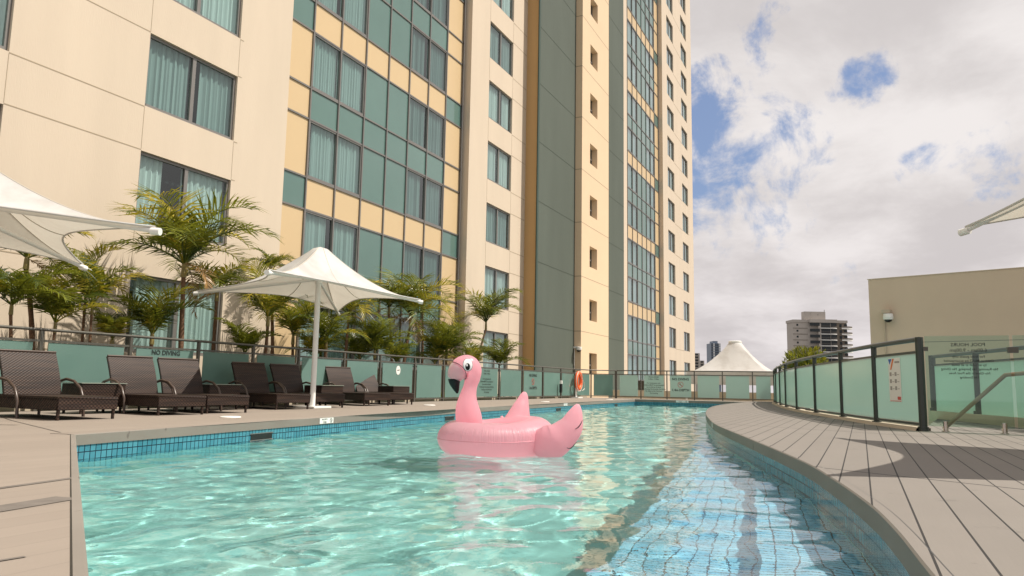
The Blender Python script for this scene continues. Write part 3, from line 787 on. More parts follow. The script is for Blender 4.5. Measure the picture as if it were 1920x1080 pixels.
rooms(39.2, 44, YS+1.2)
hb(MB().quad((44.1, YG, -.4), (48.8, YG, -.4), (48.8, YG, TOP), (44.1, YG, TOP)).quad((48.8, YG, -.4), (48.8, YF, -.4), (48.8, YF, TOP), (48.8, YG, TOP)), 'green_wall', 'green')
hb(MB().quad((48.8, YF, -.4), (52.15, YF, -.4), (52.15, YF, TOP), (48.8, YF, TOP)).quad((52.15, YF, -.4), (52.15, YC+.05, -.4), (52.15, YC+.05, TOP), (52.15, YF, TOP)), 'wall', 'cream')
curtain_wall(52.15, 1.39, 0, -1, 12, False, 300)
xF = 63.35
hb(MB().quad((xF, YC+.05, -.4), (xF, YF, -.4), (xF, YF, TOP), (xF, YC+.05, TOP)), 'wall', 'cream')
FW = [(65.19, 67.85), (71.24, 73.9)]
hf = [(a, b, zt(k)-WH, zt(k)) for a, b in FW for k in range(-1, 13)]
wallF = hb(wall_holes(xF, 76.3, -.4, TOP, YF, hf, .2), 'wall', 'cream')
mbj = MB()
for k in range(-1, 13):
    z = zt(k)-WH-.02; mbj.box(67.85, 71.24, YF-.005, YF-.001, z-.02, z+.02)
add_pattern(wallF, mbj, 'joint')
for a, b in FW:
    for k in range(-1, 13): window(a, b, zt(k)-WH, zt(k), YF+.1, far=True, seed=400+k+int(a))
rooms(xF, 76.2, YF+1.2)
hb(MB().quad((76.3, YF, -3), (76.3, YF+16, -3), (76.3, YF+16, TOP), (76.3, YF, TOP)).quad((-6, YF+16, -3), (76.3, YF+16, -3), (76.3, YF+16, TOP), (-6, YF+16, TOP)).quad((-6, YF, -3), (-6, YF+16, -3), (-6, YF+16, TOP), (-6, YF, TOP)), 'end_wall', 'cream')
hb(MB().box(-6.2, 76.5, YF-.2, YF+16.2, TOP, TOP+.4), 'roof', 'cream')

# ------------------------------------------------------------------ fences
SQ = {}
def no_diving_icon(parent, mw, r):
    ring = MB(); n = 28
    for i in range(n):
        a, b = 2*math.pi*i/n, 2*math.pi*(i+1)/n
        ring.quad((r*math.cos(a), r*math.sin(a), 0), (r*math.cos(b), r*math.sin(b), 0), (r*.86*math.cos(b), r*.86*math.sin(b), 0), (r*.86*math.cos(a), r*.86*math.sin(a), 0))
    ring.quad((-r*.65, r*.55, 0), (-r*.55, r*.65, 0), (r*.65, -r*.55, 0), (r*.55, -r*.65, 0))
    ring.v = [tuple(mw @ Vector(v)) for v in ring.v]; ring.build('prohibition_sign', 'red', parent)
    fg = MB()   # little diver
    fg.quad((-r*.5, r*.1, -.001), (-r*.42, r*.2, -.001), (r*.1, -r*.1, -.001), (r*.02, -r*.22, -.001)).quad((r*.0, -r*.2, -.001), (r*.12, -r*.12, -.001), (r*.42, -r*.5, -.001), (r*.34, -r*.56, -.001)).quad((-r*.1, r*.25, -.001), (r*.1, r*.25, -.001), (r*.1, r*.45, -.001), (-r*.1, r*.45, -.001))
    fg.v = [tuple(mw @ Vector(v)) for v in fg.v]; fg.build('diver_figure', 'letters', parent)
RULES = "POOL HOURS\n6.00am - 9.00pm\n\nFor hotel guests only\nChildren MUST be accompanied\nby an adult at all times\nNo Running, No Jumping, No Diving\nNo Glass in the Pool Area\nNo Smoking"
def fence(posts, label, railm, postr, round_post=False, zr=1.32, zt_=1.115, zb=.12, gapw=.13, writing={}, curve=None, pane_off=0.0, name='glass_fence', zbase=0.0, skip=(), glass='frost'):
    posts = [Vector(p) for p in posts]
    fe = empty(name, (posts[0].x, posts[0].y, 0), 0, label, 'fence'); off = Vector((posts[0].x, posts[0].y))
    loc = [p-off for p in posts]
    rl = smooth_curve(loc, .25) if curve else loc
    MB().tube([(p.x, p.y, zr) for p in rl], .026 if not round_post else .038, 10).build('handrail', railm, fe, smooth=True)
    for i, p in enumerate(loc):
        mb = MB()
        if round_post: mb.tube([(p.x, p.y, zbase), (p.x, p.y, zr+(.03 if i == 0 else -.01))], postr*(1.2 if i == 0 else 1), 14); mb.tube([(p.x, p.y, zbase), (p.x, p.y, zbase+.06)], postr*1.6, 14)
        else: mb.box(p.x-postr, p.x+postr, p.y-postr, p.y+postr, zbase, zr-.02)
        mb.build('post', railm, fe, smooth=round_post)
    for i, (a, b) in enumerate(zip(loc[:-1], loc[1:])):
        if i in skip: continue
        d = (b-a).normalized(); n = Vector((-d.y, d.x)); a1 = a+d*gapw; b1 = b-d*gapw
        for za_ in (zt_+.005, zb-.045): MB().obox(a+d*.03, b-d*.03, .034, za_, za_+.036).build('crossbar', railm, fe)
        pn = MB().obox(a1, b1, .012, zb, zt_, pane_off).build('glass_panel', glass, fe)
        if i in writing:
            mid = (a1+b1)/2; w = writing[i]
            # face toward the pool: choose the normal that looks at the camera
            toc = Vector((0, 0))-(mid+off); nn = n if n.dot(toc) > 0 else -n
            xd = Vector((-nn.y, nn.x, 0)); o = Vector((mid.x+nn.x*.012, mid.y+nn.y*.012, 0))
            if w == 'nd1': lettering('NO DIVING', .125, pn, frame_mat(o+Vector((0, 0, zt_-.008)), xd, (0, 0, 1)), bold=.004)
            elif w == 'nd2':
                lettering('NO DIVING', .15, pn, frame_mat(o+Vector((0, 0, zt_-.10)), xd, (0, 0, 1)), bold=.004)
                no_diving_icon(pn, frame_mat(o+Vector((0, 0, zt_-.42)), xd, (0, 0, 1)), .13)
                lettering('1.4m DEPTH', .15, pn, frame_mat(o+Vector((0, 0, zt_-.60)), xd, (0, 0, 1)), bold=.004)
            elif w == 'rules': lettering(RULES, .075, pn, frame_mat(o+Vector((0, 0, zt_-.05)), xd, (0, 0, 1)), bold=.0012)
            elif w == 'disc':
                c = MB(); n_ = 32; cc = o+Vector((0, 0, zt_-.20))
                pts = [cc + xd*(.11*math.cos(2*math.pi*j/n_)) + Vector((0, 0, .13*math.sin(2*math.pi*j/n_))) for j in range(n_)]
                i0 = len(c.v); c.v += [tuple(p_) for p_ in pts]; c.f.append(tuple(range(i0, i0+n_))); c.build('round_sign', 'plasticwhite', pn)
                e_ = MB(); c2 = cc + Vector((nn.x, nn.y, 0))*.003
                e_.quad(c2-xd*.06+Vector((0, 0, -.01)), c2+xd*.06+Vector((0, 0, -.01)), c2+xd*.06+Vector((0, 0, .01)), c2-xd*.06+Vector((0, 0, .01))); e_.quad(c2+xd*.03+Vector((0, 0, .01)), c2+xd*.05+Vector((0, 0, .01)), c2+xd*.05+Vector((0, 0, .035)), c2+xd*.03+Vector((0, 0, .035))); e_.build('pictogram', 'letters', pn)
            elif w == 'poster':
                def rc(x0, x1, z0, z1, m, nm, dz=0):
                    q = MB(); oo = o+Vector((nn.x, nn.y, 0))*(.002+dz)
                    q.quad(oo+xd*x0+Vector((0, 0, z0)), oo+xd*x1+Vector((0, 0, z0)), oo+xd*x1+Vector((0, 0, z1)), oo+xd*x0+Vector((0, 0, z1))); return q.build(nm, m, pst)
                pst = MB(); oo = o+Vector((nn.x, nn.y, 0))*.001
                X0 = -.26; W_ = .48; Z1 = 1.08; Z0 = .40
                pst.quad(oo+xd*X0+Vector((0, 0, Z0)), oo+xd*(X0+W_)+Vector((0, 0, Z0)), oo+xd*(X0+W_)+Vector((0, 0, Z1)), oo+xd*X0+Vector((0, 0, Z1)))
                pst = pst.build('safety_poster', 'plasticwhite', pn)
                q = MB(); o2 = o+Vector((nn.x, nn.y, 0))*.003
                P = lambda x, z: tuple(o2+xd*(X0+x)+Vector((0, 0, z)))
                q.v += [P(0, 1.07), P(.15, 1.07), P(.05, .98)]; q.f.append((0, 1, 2)); q.build('blue_triangle', 'blueprint', pst)
                q = MB(); q.quad(P(.17, 1.07), P(.24, 1.07), P(.12, .90), P(.07, .90)); q.build('orange_stripe', 'orangeprint', pst)
                rc(X0+.26, X0+.45, 1.00, 1.03, 'greyprint', 'heading_band')
                for r_ in range(3):
                    for c_ in range(4):
                        rc(X0+.04+c_*.10, X0+.04+c_*.10+.08, .80-r_*.11, .86-r_*.11, 'greyprint', 'picture_panel') if (r_*4+c_) % 2 == 0 else rc(X0+.04+c_*.10, X0+.04+c_*.10+.08, .815-r_*.11, .825-r_*.11, 'greyprint', 'text_line')
                rc(X0+.32, X0+.45, .43, .48, 'red', 'red_box'); rc(X0+.02, X0+.46, .405, .415, 'red', 'red_line')
    return fe
# fence between the loungers and the palms
pl = [(-.9, 12.1), (1.1, 12.1), (3.0, 12.1), (4.9, 12.1), (6.35, 12.1), (7.84, 12.1), (9.5, 12.1), (11.06, 12.1), (12.57, 12.1), (14.05, 12.1), (15.79, 12.1), (17.4, 12.1), (19.19, 12.1), (20.9, 12.1), (22.95, 12.1), (25.0, 12.1), (27.1, 12.1), (29.2, 12.1), (31.3, 12.1), (33.1, 12.1), (34.4, 11.75), (35.0, 10.72)]
fence(pl, 'long frosted green glass fence running behind the brown loungers in front of the palms', 'railgrey', .026, glass='frostshade', writing={6: 'nd1', 11: 'disc', 14: 'rules', 16: 'nd2'})
pf = [(35.0, 10.66), (35.0, 9.47), (35.0, 8.23), (35.0, 6.96), (35.0, 5.70), (35.0, 4.39), (35.0, 3.48)]
fence(pf, 'straight frosted glass fence across the far end of the pool before the white marquee', 'railgrey', .022, writing={1: 'rules', 2: 'nd2'}, gapw=.15)
fence(fence_posts_R, 'curved frosted glass fence with dark round posts on the right of the pool', 'raildark', .046, True, curve=True, writing={0: 'poster'}, gapw=.09)
fence(fen3, 'frosted glass fence with dark posts behind the clear gate at the right edge', 'raildark', .058, True, gapw=.13, zbase=.16)

# frameless clear gate on steel spigots
gx = 12.42
gate = empty('glass_gate', (gx, -1.4, 0), 0, 'clear frameless glass pool gate with mirrored rules on two steel spigots', 'gate')
gp = MB().box(-.006, .006, -.50, .54, .075, 1.365).build('glass_pane', 'clear', gate)
for y_ in (-1.07, -1.78):
    MB().tube([(0, y_+1.4, 0), (0, y_+1.4, .15)], .034, 14).tube([(0, y_+1.4, 0), (0, y_+1.4, .012)], .055, 16).build('spigot', 'steel', gate, smooth=True)
MB().box(-.03, .03, .50, .58, 1.15, 1.21).build('hinge', 'railgrey', gate)
# the text is printed for readers on the far side, so it is seen mirrored from the pool
GT = "POOL HOURS\n6.00am - 9.00pm"
lettering(GT, .068, gp, frame_mat((-.008, .0, 1.27), (0, 1, 0), (0, 0, 1)), bold=.0008, space=1.15)
lettering("For hotel guests only\nChildren MUST be accompanied\nby an adult at all times\nNo Running, No Jumping, No Diving\nNo Glass in the Pool Area\nNo Smoking", .047, gp, frame_mat((-.008, .0, 1.09), (0, 1, 0), (0, 0, 1)), bold=.0007, space=1.25)
side = empty('glass_screen', (gx, -2.4, 0), 0, 'clear glass screen right of the mirrored gate, cut by the picture edge', 'glass screen')
MB().box(-.006, .006, -2.6, .46, .075, 1.365).build('glass_pane', 'clear', side)
MB().box(-.04, .04, .40, .53, 1.12, 1.20).build('hinge_clamp', 'railgrey', side)
for y_ in (-2.75, -3.9): MB().tube([(0, y_+2.4, 0), (0, y_+2.4, .15)], .034, 14).build('spigot', 'steel', side, smooth=True)
# ramp handrail behind the gate
hr = empty('ramp_handrail', (13.7, -1.2, 0), 0, 'sloping bronze tube handrail behind the clear gate', 'handrail')
A = onX(1768, 806, 13.7)-Vector((13.7, -1.2, 0)); B = onX(1885, 703, 13.2)-Vector((13.7, -1.2, 0)); C_ = onX(1985, 694, 12.9)-Vector((13.7, -1.2, 0))
MB().tube([A, B*.97+A*.03, B, B*.96+C_*.04, C_], .031, 12).build('rail_tube', 'brass', hr, smooth=True)
MB().tube([C_, (C_.x, C_.y, 0)], .025, 10).build('post', 'brass', hr, smooth=True)

# ------------------------------------------------------------------ parasols and marquee
def canopy_mb(corners, ctr, zc, ztop, rtop=.16, sag=.30, edge_up=.10, pw=1.75, n_ang=96, n_rad=22):
    """corners relative xy (4), ctr relative xy"""
    cs = [Vector(c)-Vector(ctr) for c in corners]
    edge = []
    for i in range(4):
        a, b = cs[i], cs[(i+1) % 4]
        for k in range(n_ang//4):
            t_ = k/(n_ang//4); p = a.lerp(b, t_); s_ = 4*t_*(1-t_)
            p = p*(1-sag*s_**.85); edge.append((p, zc+edge_up*s_))
    mb = MB(); i0 = 0
    for r_ in range(n_rad+1):
        t_ = r_/n_rad
        for (p, ze) in edge:
            q = p.normalized()*rtop
            xy = q.lerp(p, t_)
            d = (xy.length-rtop)/(p.length-rtop+1e-6)
            z = ze + (ztop-ze)*(1-t_)**pw
            mb.v.append((xy.x, xy.y, z))
    n = len(edge)
    for r_ in range(n_rad):
        for j in range(n):
            a = r_*n+j; b = r_*n+(j+1) % n; mb.f.append((a, b, b+n, a+n))
    # rounded cap
    c0 = len(mb.v); mb.v.append((0, 0, ztop+.05))
    for j in range(n): mb.f.append((c0, (j+1) % n, j))
    return mb, edge, cs
def parasol(corners, pole, zc, ztop, hubz, label, base=True, col='parasols around the pool'):
    pa = empty('parasol', (pole[0], pole[1], 0), 0, label, 'parasol', col)
    rel = [(c[0]-pole[0], c[1]-pole[1]) for c in corners]
    mb, edge, cs = canopy_mb(rel, (0, 0), zc+.05, ztop)
    cn = mb.build('canopy', 'fabric', pa, smooth=True)
    sm = MB(); ne = len(edge)
    for q in range(0, ne, ne//8):
        pe, ze = edge[q]; P_ = []
        for r_ in range(23):
            t_ = r_/22; xy = (pe.normalized()*.16).lerp(pe, t_); P_.append((xy.x, xy.y, ze+(ztop-ze)*(1-t_)**1.75-.004))
        sm.tube(P_, .009, 5, cap=False)
    sm.build('seam', 'seam', cn)
    hem = MB().tube([(p.x, p.y, z) for p, z in edge]+[(edge[0][0].x, edge[0][0].y, edge[0][1])], .014, 6, cap=False); hem.build('hem', 'fabric', cn, smooth=True)
    MB().tube([(0, 0, 0), (0, 0, ztop-.02)], .057, 18).build('pole', 'white', pa, smooth=True)
    for c in cs:
        e_ = c.normalized()
        arm = MB().tube([(e_.x*.05, e_.y*.05, hubz), (c.x*.5, c.y*.5, hubz+(zc-hubz)*.48), (c.x*1.01, c.y*1.01, zc)], .032, 10).build('arm', 'white', pa, smooth=True)
        MB().tube([(c.x*.985, c.y*.985, zc), (c.x*1.025, c.y*1.025, zc-.01)], .045, 12).build('end_cap', 'plasticwhite', arm, smooth=True)
    MB().tube([(0, 0, hubz-.08), (0, 0, hubz+.08)], .08, 16).build('hub', 'white', pa, smooth=True)
    if base: MB().box(-.28, .28, -.28, .28, .002, .05).build('base_plate', 'plasticwhite', pa, bevel=.01)
    return pa
ZC = 2.34
c1 = [onZ(503, 511, ZC), onZ(788, 566, ZC), onZ(634, 588, ZC), onZ(369, 550, ZC)]
pb = onZ(577, 766)
parasol([(c.x, c.y) for c in c1], (12.55, 10.38), ZC, 3.36, 2.70, 'cream square parasol on a white pole among the loungers, its whole canopy in view')
a_ = onZ(290, 433, 2.3); b_ = onZ(155, 501, 2.3)
ev = Vector((b_.x-a_.x, b_.y-a_.y)); nv = Vector((-ev.y, ev.x)).normalized()*4.0
c2 = [(a_.x, a_.y), (b_.x, b_.y), (b_.x+nv.x, b_.y+nv.y), (a_.x+nv.x, a_.y+nv.y)]
pc = ((c2[0][0]+c2[2][0])/2, (c2[0][1]+c2[2][1])/2)
parasol(c2, pc, 2.3, 3.45, 2.68, 'cream parasol canopy cut off by the left edge of the picture above the first lounger')
t3 = onZ(1811, 433, 2.52)
c3 = [(t3.x, t3.y), (t3.x-4.3, t3.y-.05), (t3.x-4.3, t3.y-4.3), (t3.x, t3.y-4.3)]
parasol(c3, (t3.x-2.15, t3.y-2.15), 2.52, 4.15, 3.25, 'cream parasol corner poking in at the right edge of the picture against the sky')

mq = empty('marquee', (40.1, 5.85, -.35), 0, 'white peaked marquee tent beyond the far glass fence', 'marquee')
cm = [(-2.1, -2.1), (2.1, -2.1), (2.1, 2.1), (-2.1, 2.1)]
mb, edge, cs = canopy_mb(cm, (0, 0), 1.68, 3.28, rtop=.30, sag=.02, edge_up=0, pw=1.55)
mb.build('canopy', 'fabric', mq, smooth=True)
MB().lathe([(.31, 3.22), (.33, 3.25), (.33, 3.33), (.28, 3.36)], 28).build('crown_ring', 'plasticwhite', mq, smooth=True)
v_ = MB()
for a, b in ((cm[i], cm[(i+1) % 4]) for i in range(4)): v_.obox(a, b, .02, 1.10, 1.72)
v_.build('valance', 'fabric', mq)
for c in cm: MB().box(c[0]-.04, c[0]+.04, c[1]-.04, c[1]+.04, .0, 1.7).build('leg', 'plasticwhite', mq)
lw = MB().box(38.6, 39.0, 2.5, 12, -.35, .38).build('block_wall', 'kerb'); tag(lw, 'low beige block wall beyond the far glass fence under the marquee', 'wall')

# ------------------------------------------------------------------ loungers and tables
def make_lounger(tilt=68):
    t = empty('sun_lounger')
    w = .41; L_ = 1.95
    MB().box(-w, w, 0, L_, .275, .305).box(-w, w, 0, .03, .13, .275).box(-w, w, L_-.03, L_, .13, .275).box(-w, -w+.03, .03, L_-.03, .13, .275).box(w-.03, w, .03, L_-.03, .13, .275).build('seat_frame', 'wicker', t, bevel=.008)
    for sx in (-1, 1):
        MB().tube([(sx*(w-.035), .04, 0), (sx*(w-.035), .035, .28)], [.02, .026], 10).build('leg', 'wicker', t, smooth=True)
        MB().tube([(sx*(w-.05), 1.78, 0), (sx*(w-.05), 1.78, .2)], .02, 10).build('leg', 'armbrown', t, smooth=True)
        # the arm is an arch that lands on the floor beside the seat
        P = [(sx*(w+.03), 1.62, .40), (sx*(w+.035), 1.50, .49), (sx*(w+.04), 1.32, .53), (sx*(w+.04), 1.12, .50), (sx*(w+.04), .95, .40), (sx*(w+.04), .86, .24), (sx*(w+.04), .83, 0)]
        MB().tube(P, .021, 10).build('arm', 'armbrown', t, smooth=True)
    th = R(tilt); b0 = 1.30; z0 = .305; ln = .66
    dy, dz = math.cos(th), math.sin(th); ny, nz = -dz, dy
    mb = MB(); i = 0
    n = 10
    for k in range(n+1):     # slightly curved back panel
        s_ = k/n*ln; bow = .02*math.sin(k/n*math.pi)
        for (x, e_) in ((-w+.015, 0), (w-.015, 0), (w-.015, .045), (-w+.015, .045)):
            mb.v.append((x, b0+dy*s_-ny*(e_-bow)*1.0, z0+dz*s_-nz*(e_-bow)))
    for k in range(n):
        for j in range(4):
            a = 4*k+j; b = 4*k+(j+1) % 4; mb.f.append((a, b, b+4, a+4))
    mb.f += [(3, 2, 1, 0), (4*n, 4*n+1, 4*n+2, 4*n+3)]
    bk = mb.build('backrest', 'wicker', t, bevel=.006)
    MB().tube([(-w+.02, b0+dy*ln, z0+dz*ln), (w-.02, b0+dy*ln, z0+dz*ln)], .018, 10).build('top_rail', 'armbrown', bk, smooth=True)
    MB().tube([(0, b0+dy*.55, z0+dz*.5), (0, 1.85, .2)], .014, 8).build('prop', 'armbrown', t, smooth=True)
    return t
lounge_px = [(107, 790, 218, 785), (300, 780, 382, 777), (393, 776.5, 463, 773), (520.5, 769.5, 577, 767), (596, 766, 643, 764), (684, 761.5, 731, 759.5), (732, 760, 774, 758.5)]
lab = ['dark wicker lounger at the far left under the cut-off parasol', 'dark wicker lounger just right of the first glass-topped side table, its back in full sun', 'dark wicker lounger in front of the NO DIVING panel, second of its pair', 'shaded wicker lounger left of the white parasol pole, nearer the second side table', 'shaded wicker lounger whose back stands right beside the white parasol pole', 'upright wicker lounger between the parasol pole and the lowest-tilted lounger', 'wicker lounger at the right end of the row with its back tilted lowest']
protoL = make_lounger(); proto2 = make_lounger(57)
LP = [(6.77, 9.33), (8.56, 9.62), (9.58, 9.70), (11.70, 10.14), (13.0, 10.27), (15.05, 10.50), (16.35, 10.66)]
for i, (x, y) in enumerate(LP):
    o = protoL if i == 0 else (proto2 if i == 6 else copy_tree(protoL))
    o.location = (x, y, 0); o.rotation_euler = (0, 0, R([-4, -8, -9, -11, -9, -14, -15][i])); tag(o, lab[i], 'sun lounger', 'sun loungers along the glass fence')
def make_table():
    t = empty('side_table')
    MB().box(-.36, .36, -.26, .26, .10, .46).build('wicker_box', 'wicker', t, bevel=.008)
    MB().box(-.375, .375, -.275, .275, .463, .475).build('table_top', 'tabletop', t, bevel=.003)
    for sx in (-1, 1):
        for sy in (-1, 1): MB().tube([(sx*.32, sy*.22, 0), (sx*.32, sy*.22, .1)], .022, 8).build('leg', 'wicker', t, smooth=True)
    return t
tp = make_table()
TP = [(8.05, 11.0), (10.62, 11.1), (13.85, 11.15), (17.15, 11.45)]
tl = ['square wicker side table between the leftmost lounger and the sunlit one', 'wicker side table between the NO DIVING lounger and the shaded pair', 'wicker side table just right of the white parasol pole', 'wicker side table at the right end of the lounger row']
for i, (x, y) in enumerate(TP):
    o = tp if i == 0 else copy_tree(tp)
    o.location = (x, y, 0); o.rotation_euler = (0, 0, R(-4)); tag(o, tl[i], 'side table', 'wicker side tables between the loungers')

# ------------------------------------------------------------------ palms
def frond_mb(mb, base, az, el, ln, droop, g, dens=28, wid=.44, lw=.030):
    pts = []; p = Vector(base); e = el; n = 16; st = ln/n
    for k in range(n+1):
        pts.append(p.copy()); d = Vector((math.cos(az)*math.cos(e), math.sin(az)*math.cos(e), math.sin(e))); p = p+d*st
        e -= droop/n*(.35+1.3*k/n)
    side0 = Vector((-math.sin(az), math.cos(az), 0)); tw = g.uniform(-.5, .5)
    rad = [.013*(1-.85*k/n)*max(.6, ln) for k in range(n+1)]
    mb.tube(pts, rad, 5, cap=False)
    for q in range(dens):
        t_ = .14+.86*(q+g.random()*.5)/dens; f_ = t_*n; k = min(int(f_), n-1); p = pts[k].lerp(pts[k+1], f_-k)
        d = (pts[k+1]-pts[k]).normalized(); up = side0.cross(d).normalized()
        if up.z < 0: up = -up
        for sg in (-1, 1):
            s_ = (side0*math.cos(tw*.5)+up*math.sin(tw*.5)*sg)*sg
            ll = wid*ln*(math.sin(math.pi*min(.97, .20+.72*t_))**.6)*g.uniform(.85, 1.1)
            an = R(72-42*t_+g.uniform(-7, 7))
            dr_ = (s_*math.sin(an) + d*math.cos(an) + up*g.uniform(.15, .40)).normalized()
            a = p; b = p+dr_*ll*.45; e2 = (dr_+Vector((0, 0, -1))*g.uniform(.15, .7)).normalized(); c = b+e2*ll*.55
            wv = d*(lw*g.uniform(.8, 1.2)*(.7+.4*ln))*.5
            mb.quad(a-wv*.5, b-wv, b+wv, a+wv*.5)
            i = len(mb.v); mb.v += [tuple(b-wv), tuple(b+wv), tuple(c)]; mb.f.append((i, i+2, i+1))
def palm(px, yb, cpx, cy_, lpx, Y, nf, label, seed, lean=0, dead=0, upright=.0, yellow=.3, thick=1.0, name='palm_tree'):
    g = random.Random(seed)
    if yb-cy_ < 48: cy_ += 24; lpx *= 1.08; upright = max(upright, .72); nf += 1; yellow *= .6
    top = onY(cpx, cy_, Y); b0 = onY(px, yb, Y); k = (top.to_2d().dot(_f.to_2d()))/FPX
    base = Vector((b0.x - (top.x-b0.x)*.4, Y, -.05)); ln = lpx*k*1.16
    t = empty(name, base, 0, label, 'palm', 'palms behind the glass fence')
    tt = top-base
    hh = max(tt.z, .3); mid = [Vector((tt.x*s_*s_, .03*math.sin(s_*3+seed), hh*s_)) for s_ in [i/9 for i in range(10)]]
    rr = [(.056-.02*i/9)*thick*(1+.06*((i % 2)*2-1)) for i in range(10)]
    MB().tube(mid, rr, 12).build('trunk', 'trunk', t, smooth=True)
    sh = MB().tube([mid[-1], mid[-1]+Vector((0, 0, ln*.14)), mid[-1]+Vector((0, 0, ln*.26))], [.05*thick, .042*thick, .02*thick], 10); sh.build('crownshaft', 'shaft', t, smooth=True)
    mb = MB(); my = MB(); md = MB(); c = mid[-1]+Vector((0, 0, ln*.16))
    nf = int(nf*.82)+1
    for i in range(nf):
        az = 2*math.pi*i/nf*1.0 + g.uniform(-.35, .35) + seed
        el = R(g.uniform(22, 68) + upright*18) if i % 3 else R(g.uniform(60, 84))
        tgt = my if g.random() < yellow else mb
        frond_mb(tgt, c, az, el, ln*g.uniform(.85, 1.2), g.uniform(1.5, 2.5)*(1-.35*upright), g)
    for i in range(dead):
        frond_mb(md, c, g.uniform(0, 6.28), R(g.uniform(-20, 15)), ln*g.uniform(.5, .75), g.uniform(1.5, 2.2), g, dens=24, wid=.30)
    mb.build('crown', 'leaf', t)
    if my.f: my.build('yellow_fronds', 'leafy', t)  # fronds picked at random for the yellow leaf colour
    if md.f: md.build('dry_frond', 'leafdead', t)
palm(60, 640, 47, 505, 112, 13.4, 13, 'tall palm at the left edge with orange crownshaft under the cut-off canopy', 1, dead=1)
palm(97, 640, 100, 600, 92, 12.9, 11, 'short dark bushy palm beside the leftmost tall palm', 2, upright=.8, thick=.6)
palm(152, 640, 160, 545, 70, 13.6, 9, 'slim red-trunked palm, left of the two thin trunks', 3, thick=.6)
palm(168, 640, 173, 590, 95, 13.0, 8, 'slim brown-trunked palm with one long frond reaching right', 4, upright=.8, thick=.6)
palm(340, 640, 346, 520, 138, 13.2, 19, 'largest green palm with a full crown before the left hotel windows', 5, dead=2, upright=.35, thick=1.25)
palm(285, 640, 285, 622, 85, 13.0, 11, 'low spreading palm clump left of the largest palm trunk', 6, yellow=.5)
palm(402, 645, 405, 565, 88, 13.5, 11, 'mid-height palm just right of the largest palm, behind the parasol tip', 7, dead=1)
palm(497, 660, 500, 612, 92, 13.0, 14, 'dense mid-height palm left of the white parasol pole', 8, upright=.5)
palm(548, 660, 548, 622, 75, 13.8, 10, 'low yellowing palm directly behind the white parasol pole', 9, yellow=.7)
palm(508, 650, 507, 512, 42, 14.4, 9, 'thin tall palm whose small tuft shows above the parasol canopy', 10, yellow=.6)
palm(648, 670, 655, 605, 80, 13.4, 13, 'leaning palm under the right side of the parasol canopy', 11, dead=2, yellow=.5)
palm(612, 660, 612, 628, 62, 12.9, 9, 'small dark palm just right of the white parasol pole', 12)
palm(703, 670, 702, 648, 60, 12.9, 10, 'short bright palm with one frond drooping over the rail', 13, yellow=.6)
palm(758, 680, 768, 610, 98, 13.6, 17, 'big ragged palm with dry fronds under the right parasol tip', 14, dead=3, yellow=.4, thick=1.2)
palm(733, 675, 728, 590, 66, 14.2, 12, 'tall palm seen between the parasol edge and the ragged palm', 15, dead=1, yellow=.5)
palm(790, 680, 792, 576, 48, 14.5, 8, 'thin palm with a small tuft at the tip of the parasol arm', 16, yellow=.3)
palm(838, 690, 838, 655, 66, 13.0, 11, 'low golden palm behind the flamingo beak', 17, yellow=.7, dead=1)
palm(897, 690, 912, 618, 74, 13.8, 13, 'palm with arching fronds in front of the second window wall', 18, upright=.3)
palm(938, 700, 936, 672, 46, 13.4, 12, 'low palm clump right of the flamingo head', 19, yellow=.5)
palm(880, 700, 884, 672, 46, 12.9, 9, 'small green palm tuft directly behind the flamingo neck', 20)
palm(452, 680, 455, 652, 60, 12.8, 9, 'low dark palm clump just right of the NO DIVING panel', 21, yellow=.2)
palm(585, 690, 590, 658, 52, 13.2, 9, 'low dark palm clump touching the right of the parasol pole', 22, yellow=.2)
palm(672, 690, 675, 662, 62, 13.5, 11, 'low shaded palm clump behind the rail under the canopy edge', 23, yellow=.25)
palm(742, 690, 745, 668, 52, 12.9, 9, 'low green palm clump above the round white sign', 24, yellow=.2)
palm(812, 695, 815, 668, 58, 13.3, 11, 'low green palm clump left of the golden palm', 25, yellow=.3)
palm(205, 660, 208, 628, 62, 13.3, 9, 'low palm clump between the slim trunks and the lowest hotel window', 26, yellow=.3)
palm(20, 650, 18, 590, 95, 12.8, 11, 'dark low palm cut by the left edge of the picture', 27, yellow=.15, upright=.4, thick=.7)
# tufts of low leaves by the kerb
tf = MB(); g = random.Random(3)
for i in range(110):
    x = g.uniform(3, 30); b = (x, g.uniform(12.6, 13.6), -.02)
    for k in range(9):
        az = g.uniform(0, 6.28); l_ = g.uniform(.2, .5); d = Vector((math.cos(az)*.5, math.sin(az)*.5, .9)).normalized(); p = Vector(b); s_ = Vector((-math.sin(az), math.cos(az), 0))*.014
        tip = p+d*l_+Vector((math.cos(az), math.sin(az), -.3))*l_*.4
        tf.quad(p-s_, p+d*l_*.6-s_, p+d*l_*.6+s_, p+s_); i0 = len(tf.v); tf.v += [tuple(p+d*l_*.6-s_), tuple(tip), tuple(p+d*l_*.6+s_)]; tf.f.append((i0, i0+1, i0+2))
tag(tf.build('ground_cover', 'leafy'), 'low strappy leaves growing under the palms behind the kerb', 'ground cover', kind='stuff')

